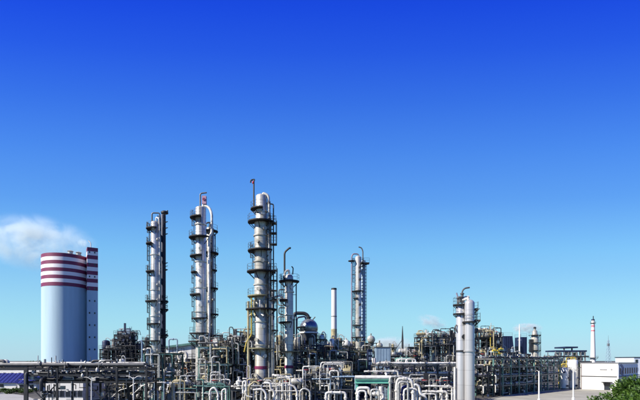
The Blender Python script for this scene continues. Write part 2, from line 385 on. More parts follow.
def column_C():
    D = 80.0; t = thing('tall_column', (X(261.3, D), D, 0), 'tallest silver column with dark ring platforms, foremost in the plant', 'column')
    r0, r1 = S(6.9, D), S(5.6, D); z = lambda y: Z(y, D)
    b = MB(); b.lathe([(r0 * 1.04, 0), (r0 * 1.04, z(392)), (r0, z(391.5)), (r0, z(222))], n=36); b.build('shell', 'silver2', t)
    b = MB(); zz = z(197); b.lathe([(r0, z(222)), (r1, z(219)), (r1, zz)] + dome(r1, zz, .5)[1:], n=36); b.build('upper_shell', 'silver2', t)
    b = MB(); b.lathe([(r0 + .02, z(369.2)), (r0 + .045, z(369)), (r0 + .045, z(366.2)), (r0 + .02, z(366))], n=36, cap=False); b.build('painted_band', 'maroon', t)
    b = MB()
    for y in (212, 236, 262, 285, 322, 345): flange(b, r1 if y < 220 else r0, z(y))
    b.build('stiffening_ring', 'silver2', t)
    platform(t, z(209), r1, .9, 150, 285); platform(t, z(222), r0, 1.15, -200, 60); platform(t, z(250.5), r0, 1.15, 120, 330)
    platform(t, z(271.5), r0, 1.3, -210, 45); platform(t, z(296), r0, 1.2, 150, 300, 'olive'); platform(t, z(309), r0, 1.5, -210, 30)
    platform(t, z(348), r0, 1.2, -200, 20, 'olive'); platform(t, z(380), r0, 1.2, -200, 20)
    for (ya, yb, a) in ((222, 209, -20), (250, 222, -30), (271, 250, 200), (309, 271, -25), (348, 309, 205), (380, 348, -30)): ladder(t, r0 if ya > 222 else r1, z(ya), z(yb) + 1, a)
    # vent with a hooked tip
    x = -r1 - .1 - S(1, D)
    pipe_part(t, [(x, -.4, z(210)), (x, -.4, z(182)), (x + .15, -.4, z(180.3)), (x - .5, -.4, z(181)), (x - .55, -.4, z(183.5))], .13, 'dark', 'vent_pipe')
    b = MB(); b.lathe([(.05, z(184) - .2), (.2, z(184)), (.2, z(182.8)), (.05, z(181.8))], (x - .1, -.4, 0), n=10); b.build('warning_lamp', 'red', t)
    # top overhead line and the risers down the side
    pipe_part(t, [(.3, 0, z(197)), (.3, 0, z(193)), (r1 + .3, -.2, z(196)), (r1 + .35, -.3, z(206)), (r0 + .4, -.3, z(224)), (r0 + .4, -.3, 2)], .24, 'silver2', 'overhead_line', 10)
    pipe_part(t, [(r0 + .25, -.9, z(206)), (r0 + .25, -.9, 3)], .14, 'pipe_silver', 'riser')
    pipe_part(t, [(r1, -.2, z(204)), (r0 + .95, -.4, z(205)), (r0 + .95, -.4, z(320))], .11, 'dark', 'riser')
    for y in (230, 245, 260, 283, 300, 326): 
        b = MB(); b.beam((r0 - .1, -.3, z(y)), (r0 + 1.0, -.4, z(y)), .12); b.build('pipe_bracket', 'dark', t)
    # caged side landing
    cx = r0 + .45; k = MB()
    for y in (224, 234, 245): k.box((cx + .4, -.3, z(y)), (1.3, 1.4, .1))
    for (i, j) in ((-.2, -1.0), (1.0, -1.0), (-.2, .4), (1.0, .4)): k.beam((cx + i, j, z(245)), (cx + i, j, z(220)), .1)
    k.rail((cx - .3, -1.1, z(224)), (cx + 1.0, -1.0, z(224))); k.rail((cx - .3, -1.1, z(245)), (cx + 1.0, -1.0, z(245)))
    k.build('side_landing', 'dark', t)
    k = MB()
    for y in (271, 281, 291, 301): k.box((cx + .4, -.3, z(y)), (1.4, 1.5, .1)); k.rail((cx - .4, -1.1, z(y)), (cx + 1.1, -1.0, z(y)))
    for (i, j) in ((-.3, -1.0), (1.1, -1.0), (-.3, .4), (1.1, .4)): k.beam((cx + i, j, z(345)), (cx + i, j, z(268)), .11)
    for y in (271, 281, 291): k.beam((cx - .4, -1.1, z(y + 10)), (cx + 1.1, -1.0, z(y)), .08)
    k.build('side_landing', 'dark', t)
    for (y, a) in ((215, -70), (230, -60), (243, -110), (262, -75), (290, -100), (303, -60), (305, -130), (327, -70), (340, -115), (356, -60), (375, -120)): nozzle(t, r0 if y > 222 else r1, z(y), a, .35, .24, 'silver2', 'manhole')
    # junction piping around the lower platform
    for i in range(5):
        a = R(-160 + 35 * i); q = r0 + .6
        pipe_part(t, [(r0 * math.cos(a), r0 * math.sin(a), z(301)), (q * math.cos(a), q * math.sin(a), z(301)), (q * math.cos(a), q * math.sin(a), z(314)), ((q + .5) * math.cos(a + .3), (q + .5) * math.sin(a + .3), z(317))], .13, 'cream' if i % 2 else 'pipe_white')
    pipe_part(t, [(-r0 - .9, -.9, z(302)), (-r0 - .9, -.9, 2)], .22, 'cream', 'riser', 10)
    pipe_part(t, [(-r0 - .35, -1.0, z(296)), (-r0 - .35, -1.0, z(335)), (-r0 - 1.2, -1.0, z(342)), (-r0 - 1.6, -1, z(352))], .12, 'yellow', 'riser')
    return t
column_C()

def bridge_pipe():
    D = 82; b = MB(); z = lambda y: Z(y, D)
    pts = [(X(268, D), D - 1.2, z(300)), (X(281, D), D - 1.2, z(296.5)), (X(283, D), D, z(298))]
    b.tube(pts, .18, 8); o = b.build('crossing_pipe', 'pipe_white', None, pts[0]); tag(o, 'white pipe crossing from the tallest column to the gooseneck column', 'pipe')
bridge_pipe()

def column_D():
    D = 84.0; t = thing('gooseneck_column', (X(289, D), D, 0), 'silver column with a dark gooseneck vent, just right of the tallest column', 'column')
    r = S(4.3, D); z = lambda y: Z(y, D)
    shell(t, r, z(274), 'silver', k=.9)
    b = MB(); b.lathe([(r + .02, z(368.3)), (r + .045, z(368)), (r + .045, z(365.6)), (r + .02, z(365.3))], n=32, cap=False); b.build('painted_band', 'maroon', t)
    b = MB()
    for y in (292, 315, 340): flange(b, r, z(y))
    b.build('stiffening_ring', 'silver', t)
    platform(t, z(281), r, 1.1, -220, 40); platform(t, z(300), r, 1.0, 120, 260); platform(t, z(322), r, 1.0, 130, 290); platform(t, z(351), r, 1.2, -220, 40, 'olive'); platform(t, z(380), r, 1, -220, 0)
    pipe_part(t, [(-.8, -.2, z(281)), (-.8, -.2, z(252.5)), (.1, -.2, z(248.2)), (.35, -.2, z(248.5))], .17, 'dark', 'gooseneck_vent')
    pipe_part(t, [(0, 0, z(275)), (0, 0, z(270)), (-.6, -.2, z(271)), (-.9, -.3, z(278))], .2, 'silver', 'overhead_line')
    pipe_part(t, [(.7, -.5, z(275)), (.8, -.5, z(268.5)), (.5, -.5, z(267))], .1, 'dark', 'davit')
    pipe_part(t, [(r + .55, -.3, z(284)), (r + .55, -.3, 2)], .11, 'navy', 'riser')
    for y in (295, 320, 345):
        b = MB(); b.beam((r - .05, -.25, z(y)), (r + .6, -.3, z(y)), .08); b.build('pipe_bracket', 'dark', t)
    ladder(t, r, z(351), z(281) + 1, 195); ladder(t, r, 2, z(351) + 1, -20)
    for (y, a) in ((288, -60), (305, -100), (318, -50), (333, -110), (358, -60), (376, -90)): nozzle(t, r, z(y), a, .3, .22, 'silver', 'manhole')
    # coiled pipework between the two columns
    for i in range(4):
        zz = z(290 + i * 9); pipe_part(t, [(-r, -.2, zz), (-r - 1.0 - .2 * (i % 2), -.5, zz), (-r - 1.0 - .2 * (i % 2), -.5, zz - 1.1), (-r - .2, -.3, zz - 1.3)], .11, 'pipe_white' if i % 2 else 'grey')
column_D()

def slim(px, D, rpx, ytop, name, label, m, plats=(), lad=None, ybase=None, k=.55):
    t = thing(name, (X(px, D), D, 0 if ybase is None else Z(ybase, D)), label, 'column')
    zb = 0 if ybase is None else Z(ybase, D); r = S(rpx, D); z = lambda y: Z(y, D) - zb
    shell(t, r, z(ytop), m, k=k)
    for (y, out, a0, a1) in plats: platform(t, z(y), r, out, a0, a1)
    if lad is not None:
        ys = [z(y) for (y, *_r) in plats]; ys = sorted(ys) or [z(ytop) - 4]
        lo = 1.0
        for q in ys: ladder(t, r, lo, q + 1, lad); lo = q
    return t, r, z

# column C's companion behind
t, r, z = slim(271.8, 86, 2.6, 292, 'slim_column', 'slim silver column standing close behind the tallest column', 'silver', ((299, .7, -200, 20), (330, .7, -200, 20)), -150)
pipe_part(t, [(0, 0, z(292.5)), (0, 0, z(288)), (-.8, 0, z(289)), (-.8, 0, z(300))], .16)
for y in (312, 338, 356): nozzle(t, r, z(y), -70, .25, .18, 'silver', 'manhole')

# column A pair
t, r, z = slim(155, 95, 4.0, 221, 'slim_column', 'leftmost slim silver column with small dark platforms up one side', 'silver',
               ((228.5, .95, 110, 300), (243.5, .95, 130, 260), (271.5, 1.0, 120, 280), (301, 1.1, 130, 300), (323.5, .8, 100, 330), (340.5, .8, 90, 330), (346, 1.3, 140, 230)), 190)
pipe_part(t, [(-.55, -.2, z(226)), (-.55, -.2, z(213.2)), (1.0, -.1, z(213.2)), (1.0, -.1, z(232))], .14, 'grey', 'overhead_line')
pipe_part(t, [(.2, 0, z(221)), (.2, 0, z(217)), (r + .1, -.3, z(219)), (r + .25, -.4, z(236)), (r + .25, -.4, 1)], .13, 'pipe_white', 'riser')
for y in (229, 240, 258, 285, 300, 312, 332, 350): nozzle(t, r, z(y), -40 - (y % 5) * 12, .3, .2, 'silver', 'manhole')
b = MB()
for y in (255, 290, 316): flange(b, r, z(y))
b.build('stiffening_ring', 'silver', t)
t, r, z = slim(163.2, 97, 2.4, 214, 'dark_shaft', 'dark navy slender shaft with brackets, right beside the leftmost column', 'navy')
b = MB(); b.lathe([(r, z(214)), (r * 1.5, z(213.5)), (r * 1.5, z(212)), (r * .8, z(211))], (.3, 0, 0), n=14); b.build('cap', 'dark', t)
pipe_part(t, [(.3, 0, z(212.5)), (.9, -.1, z(211)), (1.0, -.1, z(211.5))], .16, 'dark', 'vent_tip')
ladder(t, r, 2, z(216), -60, 'dark'); ladder(t, r, 2, z(216), 170, 'dark')
pipe_part(t, [(-r - .15, -.5, z(218)), (-r - .15, -.5, 2)], .12, 'pipe_white', 'riser')
for y in (224, 230, 236, 265, 268, 272, 299, 304, 309, 312, 333, 336):
    b = MB(); s_ = 1 if (y // 3) % 2 else -1
    b.beam((-r - .5, -.3, z(y)), (r + .55, -.3, z(y + 2 * s_)), .13); b.beam((-r - .4, -.4, z(y + 2)), (r + .5, -.2, z(y - 2)), .1); b.build('bracket', 'dark', t)
for y in (301, 309, 335): platform(t, z(y), r, .55, -180, 60)

# column B pair
t, r, z = slim(200.8, 92, 5.2, 206.5, 'silver_column', 'tall silver column with a pinkish red box and bent pipe on top', 'silver',
               ((217.5, 1.1, 120, 285), (237.5, 1.3, 110, 330), (256, 1.1, 140, 290), (272, .9, 150, 240), (294.5, 1.1, 130, 280), (318, .8, 100, 330), (333, 1.2, 120, 330), (341, 1.4, 110, 360)), 200, k=.4)
x = S(-.3, 92)
pipe_part(t, [(x, -.2, z(211)), (x, -.2, z(193.8)), (x + 1.3, -.2, z(193))], .14, 'grey', 'vent_pipe')
b = MB(); b.box((x + .8, -.1, z(200.5)), (.8, .7, S(8, 92))); b.build('hoist_box', mat('pink_paint', (.34, .20, .27), .6, 0, .2, 1.2), t)
b = MB(); b.lathe([(.1, -.06), (.27, -.06), (.27, .06), (.1, .06)], (x + .8, -.5, z(200)), 14, 'y'); b.build('red_wheel', 'maroon', t)
pipe_part(t, [(.4, 0, z(207)), (.5, 0, z(205)), (1.8, -.3, z(208)), (2.35, -.6, z(215)), (2.35, -.6, z(234)), (1.9, -1.0, z(238)), (1.9, -1.0, 2)], .26, 'pipe_white', 'overhead_line', 10)
for y in (250, 266, 282, 306, 322): nozzle(t, r, z(y), -50 - (y % 4) * 15, .3, .24, 'silver', 'manhole')
b = MB()
for y in (225, 262, 288, 312): flange(b, r, z(y))
b.build('stiffening_ring', 'silver', t)
t, r, z = slim(210.2, 96, 3.9, 227, 'shaded_column', 'grey column close behind the one topped by the pinkish box', 'silver2',
               ((231, .8, -200, 40), (253, .9, -170, 60), (270, .6, -60, 60), (288, .8, -170, 60), (314, .9, -170, 60), (335, 1.1, -200, 50)), -75)
pipe_part(t, [(0, 0, z(227)), (0, 0, z(222)), (-.9, -.2, z(223.5)), (-1.3, -.3, z(232))], .16, 'grey')
pipe_part(t, [(r + .3, -.4, z(235)), (r + .3, -.4, 2)], .12, 'navy', 'riser')
pipe_part(t, [(-r - .2, -.7, z(240)), (-r - .2, -.7, 2)], .14, 'navy', 'riser')
for y in (243, 262, 279, 300, 325): nozzle(t, r, z(y), -40 - (y % 4) * 12, .3, .2, 'silver2', 'manhole')

# column G group
t, r, z = slim(358.2, 118, 3.0, 256, 'white_column', 'white and bluish slim column with a hooked vent, right of the thin chimney', 'silver',
               ((263, .8, -60, 60), (291, .8, 130, 330), (298, .5, 150, 260), (325, .7, 130, 330), (337, 1.1, 100, 350)), 200)
pipe_part(t, [(-1.7, -.3, z(345)), (-1.7, -.3, z(256.5)), (-1.3, -.3, z(254)), (0, -.2, z(254.2)), (.4, -.2, z(260))], .17, 'lilac', 'overhead_line')
pipe_part(t, [(1.2, 0, z(262)), (1.2, 0, z(251)), (.8, 0, z(247.6)), (.1, 0, z(247))], .15, 'grey', 'hooked_vent')
b = MB(); b.ring(z(261), .2, .9, 0, 2 * PI, .15, (-1.7, -.3)); b.build('platform', 'black', t)
b = MB(); b.box((1.95, -.1, z(263.5)), (1.7, 1.4, .3)); b.rail((1.1, -.8, z(263)), (2.8, -.8, z(263))); b.beam((2.6, -.1, z(264)), (.6, -.1, z(267)), .15); b.build('side_landing', 'black', t)
for y in (268, 272, 280, 305, 318, 330): nozzle(t, r, z(y), -70, .3, .24, 'grey', 'manhole')
for y in (275, 291, 310): 
    b = MB(); b.beam((-1.7, -.3, z(y)), (-.3, -.2, z(y)), .1); b.build('pipe_bracket', 'grey', t)
t, r, z = slim(363.2, 120, 2.4, 260, 'finned_column', 'pale blue narrow column with many small rungs, behind the white column', 'ltblue')
b = MB()
for i in range(26): b.ring(z(263 + i * 3.2), r, r + .13, 0, 2 * PI, .14)
b.build('fin', 'ltblue', t)['kind'] = 'stuff'
b = MB(); b.ladder(r + .2, -.2, 2, z(262), R(-10), False); b.build('ladder', 'grey', t)

# thin chimney F
def chimney(px, D, rb, rt, ytop, label, m, name='chimney', bands=()):
    t = thing(name, (X(px, D), D, 0), label, 'chimney'); h = Z(ytop, D)
    b = MB(); b.lathe([(rb, 0), (rt, h)], n=28); b.build('shaft', m, t)
    for (y0, y1, mm) in bands:
        z0, z1 = Z(y1, D), Z(y0, D); ra = rb + (rt - rb) * z0 / h + .04; rc = rb + (rt - rb) * z1 / h + .04
        b = MB(); b.lathe([(ra, z0), (rc, z1)], n=28, cap=True); b.build('painted_band', mm, t)
    return t, h
t, h = chimney(334, 170, S(3.2, 170), S(2.6, 170), 288.5, 'thin white chimney with a dark cap rising behind the silver globe', 'sack', bands=((288.2, 290, 'dark'), (316, 317, 'trim'), (329, 342, 'cream')))

# globe topped vessel E
def globe():
    D = 108.0; zb = Z(345, D); t = thing('domed_vessel', (X(308.8, D), D, zb), 'silver globe-shaped vessel on a dark drum with a fat dark pipe', 'vessel')
    r = S(9.2, D); zc = Z(328, D) - zb
    b = MB(); prof = [(r * .97, zc - r * .42)] + [(r * math.cos(a) + .001, zc + r * math.sin(a)) for a in [R(-25 + 115 * i / 12) for i in range(13)]]
    b.lathe(prof, n=36); b.build('dome', 'globe', t)
    b = MB(); b.lathe([(r * .99, zc - r * .44), (r * 1.03, zc - r * .44), (r * 1.03, zc - r * .60), (r * .99, zc - r * .60)], n=36, cap=False); b.build('flange_ring', 'white', t)
    b = MB(); b.lathe([(r * .5, .0), (r * .9, 1.0), (r * .94, zc - r * .44)], n=36); b.build('drum', 'dark', t)
    pipe_part(t, [(0, 0, zc + r * .95), (-.2, 0, zc + r * 1.35), (-1.0, 0, zc + r * 1.6), (-r - 1.1, -.2, zc + r * 1.6), (-r - 1.5, -.3, zc + r * 1.1), (-r - 1.5, -.3, -1)], .42, 'dark', 'inlet_pipe', 12, 1.0)
    pipe_part(t, [(-r * .3, -.5, zc + r * .9), (-r * .4, -.5, zc + r * 1.25), (-r - .6, -.6, zc + r * 1.1), (-r - .7, -.6, zc - 1)], .2, 'navy', 'bypass_pipe')
    pipe_part(t, [(r * .4, -.3, zc + r * .85), (r * .7, -.3, zc + r * 1.2)], .12, 'dark', 'nozzle')
    b = MB(); b.lathe([(.45, zc + r * .9), (.45, zc + r * 1.12), (.6, zc + r * 1.12), (.6, zc + r * 1.2)], n=14); b.build('neck', 'dark', t)
    platform(t, zc + r * .1, r, .9, 150, 250)
    for a in range(0, 360, 60):
        b = MB(); q = r * .85; b.beam((q * math.cos(R(a)), q * math.sin(R(a)), -3), (q * math.cos(R(a)), q * math.sin(R(a)), 1.6), .35); b.build('leg', 'navy', t)
globe()

# twin white column J
def twin():
    D = 75.0; z = lambda y: Z(y, D)
    t = thing('white_column', (X(461.0, D), D, 0), 'white cylindrical column, the left one of the glossy white pair', 'column')
    r = S(4.7, D); shell(t, r, z(303.5), 'steel_white', k=.45)
    platform(t, z(313.5), r, .5, 150, 340, rail=True); platform(t, z(304.5), r * .5, .9, 100, 360)
    b = MB(); flange(b, r, z(351)); b.build('clamp_ring', 'dark', t)
    pipe_part(t, [(.2, 0, z(305)), (.2, 0, z(291)), (.6, 0, z(288.2)), (1.4, 0, z(287.5))], .13, 'grey', 'hooked_vent')
    pipe_part(t, [(-.5, -.2, z(304)), (-.6, -.2, z(297)), (-.8, -.2, z(293))], .12, 'lilac', 'vent_pipe')
    for (dx, y, rr, hh) in ((-.3, 303, .3, .8), (.1, 302.5, .22, 1.3), (-.6, 304, .18, .8)):
        b = MB(); b.lathe([(rr, z(y)), (rr, z(y) + hh), (rr * 1.5, z(y) + hh), (rr * 1.5, z(y) + hh + .15), (.03, z(y) + hh + .3)], (dx, -.3, 0), n=12); b.build('relief_valve', 'grey', t)
    pipe_part(t, [(-r - .05, -.4, z(325)), (-r - .35, -.4, z(327)), (-r - .05, -.4, z(332))], .12, 'grey'); nozzle(t, r, z(337), -80, .3, .28, 'dark', 'manhole')
    pipe_part(t, [(-r - .35, -.3, z(367)), (-r - .35, -.3, .5)], .18, 'pipe_white', 'riser')
    pipe_part(t, [(r * .4, -.2, z(306)), (r * .4, -.2, z(298)), (1.3, .1, z(297)), ], .24, 'pipe_white', 'crossover_pipe')
    t = thing('white_column', (X(469.6, D - 1.2), D - 1.2, 0), 'white column with rounded top, the right one of the glossy white pair', 'column')
    D2 = D - 1.2; r = S(4.9, D2); z = lambda y: Z(y, D2); shell(t, r, z(299.5), 'steel_white', k=.9)
    platform(t, z(321.5), r, .35, 150, 390); platform(t, z(309), r, .6, -30, 70); platform(t, z(320), r, .9, -30, 50)
    ladder(t, r, 2, z(309), 20)
    b = MB(); flange(b, r, z(351)); b.build('weld_ring', 'steel_white', t)
    pipe_part(t, [(-.2, 0, z(300.5)), (-.2, 0, z(298)), (-1.0, .4, z(300))], .2, 'pipe_white')
    for y in (330, 351, 375): nozzle(t, r, z(y), 15, .5, .22, 'grey')
    b = MB()
    for y in (309, 320, 332, 344): b.beam((r - .05, -.2, z(y)), (r + .8, -.2, z(y)), .1)
    b.build('pipe_bracket', 'dark', t)
twin()

# ------------------------------------------------------------------ generic equipment (local builders, base at origin)
def eq_drum(loc, rz, L, r, m, band=True):
    t = thing('horizontal_drum', loc, None, 'drum', rz)
    zc = r + .55; b = MB()
    prof = [(.02, -L / 2 - r * .45)] + [(r * math.sin(PI / 2 * i / 4), -L / 2 - r * .45 * math.cos(PI / 2 * i / 4)) for i in range(1, 5)]
    prof += [(r, L / 2)] + [(r * math.cos(PI / 2 * i / 4) + .01, L / 2 + r * .45 * math.sin(PI / 2 * i / 4)) for i in range(1, 5)]
    b.lathe(prof, (0, 0, zc), 18, 'x'); b.build('shell', m, t)
    for e in (-.3, .3):
        b = MB(); b.box((L * e, 0, .3 + r * .15), (.3, r * 1.5, .6 + r * .3)); b.build('saddle', 'grey', t)
    b = MB(); b.lathe([(r * 1.01, L * .36), (r * 1.14, L * .36), (r * 1.14, L * .36 + .14), (r * 1.01, L * .36 + .14)], (0, 0, zc), 18, 'x', False); b.build('flange', m, t)
    for e in (-.2, .22):
        b = MB(); b.tube([(L * e, 0, zc + r * .9), (L * e, 0, zc + r + .45)], .12, 8, 0); b.tube([(L * e, 0, zc + r + .45), (L * e, 0, zc + r + .55)], .2, 8, 0); b.build('nozzle', m, t)
    return t
def eq_vessel(loc, r, h, m, plat=True, ang=200):
    t = thing('vertical_vessel', loc, None, 'vessel')
    lg = min(.9, h * .2); b = MB(); b.lathe([(r * .4, lg - .15)] + [(r, lg + .1), (r, h - r * .5)] + dome(r, h - r * .5, .5)[1:], n=20); b.build('shell', m, t)
    b = MB()
    b.lathe([(r * .9, 0), (r * .9, lg + .05)], n=16); b.build('skirt', 'grey', t)
    if plat and h > 3:
        platform(t, h * .72, r, .7, 140, 340)
        ladder(t, r, .2, h * .72 + 1, ang)
    b = MB(); b.tube([(0, 0, h - .05), (0, 0, h + .6), (.5, -.1, h + .7), (r + .3, -.2, h + .2), (r + .3, -.2, 1)], .1, 8); b.build('outlet_pipe', 'pipe_silver', t)
    nozzle(t, r, h * .5, -70, .25, .16, m, 'manhole')
    return t
def eq_pump(loc, rz, s=1.0, m='blue'):
    t = thing('pump', loc, None, 'pump', rz)
    b = MB(); b.box((0, 0, .15), (2.2 * s, .8 * s, .3)); b.build('base_plate', 'grey', t)
    b = MB(); b.lathe([(.36 * s, -.9 * s), (.4 * s, -.85 * s), (.4 * s, 0), (.25 * s, .1 * s)], (0, 0, .3 + .42 * s), 14, 'x'); b.build('motor', m, t)
    b = MB(); b.lathe([(.2 * s, .1 * s), (.2 * s, .5 * s), (.5 * s, .52 * s), (.5 * s, .85 * s), (.2 * s, .9 * s)], (0, 0, .3 + .42 * s), 14, 'x'); b.tube([(.68 * s, 0, .7 * s), (.68 * s, 0, 1.6 * s)], .14 * s, 8, 0); b.build('casing', 'grey', t)
    return t
def eq_valve(loc, rz, s=1.0, m='grey'):
    t = thing('valve', loc, None, 'valve', rz)
    b = MB(); b.lathe([(.12 * s, -.8 * s), (.3 * s, -.8 * s), (.3 * s, -.66 * s), (.16 * s, -.62 * s), (.34 * s, 0), (.16 * s, .62 * s), (.3 * s, .66 * s), (.3 * s, .8 * s), (.12 * s, .8 * s)], (0, 0, .35 * s), 12, 'x'); b.box((0, 0, .02), (.3 * s, .3 * s, .1)); b.build('body', m, t)
    b = MB(); b.tube([(0, 0, .5 * s), (0, 0, 1.25 * s)], .08 * s, 8, 0); b.lathe([(.2 * s, .62 * s), (.2 * s, .75 * s)], n=10); b.build('bonnet', m, t)
    b = MB(); b.tube([(.35 * s * math.cos(2 * PI * i / 12), .35 * s * math.sin(2 * PI * i / 12), 1.25 * s) for i in range(13)], .045 * s, 5, 0); b.beam((-.35 * s, 0, 1.25 * s), (.35 * s, 0, 1.25 * s), .05 * s); b.build('handwheel', 'red' if m == 'grey' else 'dark', t)
    return t
def eq_cabinet(loc, rz, m='ltblue'):
    t = thing('control_cabinet', loc, None, 'cabinet', rz)
    b = MB(); b.box((0, 0, 1.05), (1.2, .6, 1.9)); b.build('case', m, t)
    for e in (-.29, .29):
        b = MB(); b.box((e, -.32, 1.05), (.54, .05, 1.75)); b.build('door', m, t)
    b = MB(); b.box((0, 0, .05), (1.1, .5, .1)); b.build('plinth', 'grey', t)
    b = MB(); b.box((0, -.05, 2.03), (1.4, .8, .07)); b.build('rain_hood', 'grey', t)
    return t
def eq_fan(loc, rz, m='grey'):
    t = thing('air_cooler', loc, None, 'air cooler', rz)
    for (i, j) in ((-1.5, -1), (1.5, -1), (-1.5, 1), (1.5, 1)):
        b = MB(); b.beam((i, j, 0), (i, j, 1.4), .14); b.build('leg', 'grey', t)
    b = MB(); b.box((0, 0, 1.75), (3.4, 2.4, .7)); b.build('tube_bundle', m, t)
    for e in (-.85, .85):
        b = MB(); b.lathe([(.78, 2.1), (.7, 2.7), (.76, 2.7), (.84, 2.1)], (e, 0, 0), 18, 'z', False); b.build('fan_ring', 'pipe_silver', t)
        b = MB()
        for k in range(5): a = 2 * PI * k / 5; b.beam((e, 0, 2.45), (e + .66 * math.cos(a), .66 * math.sin(a), 2.4), .18, .04)
        b.lathe([(.12, 2.3), (.12, 2.55)], (e, 0, 0), 8); b.build('fan', 'dark', t)
    return t
COLNAME = {'silver': 'silver', 'silver2': 'dull silver', 'pipe_silver': 'silver', 'white': 'white', 'pipe_white': 'white', 'cream': 'cream', 'yellow': 'yellow', 'teal': 'green',
           'green': 'green', 'olive': 'olive', 'dark': 'dark', 'grey': 'grey', 'navy': 'navy', 'blue': 'blue', 'ltblue': 'pale blue', 'lilac': 'lilac', 'rust': 'rusty', 'red': 'red'}

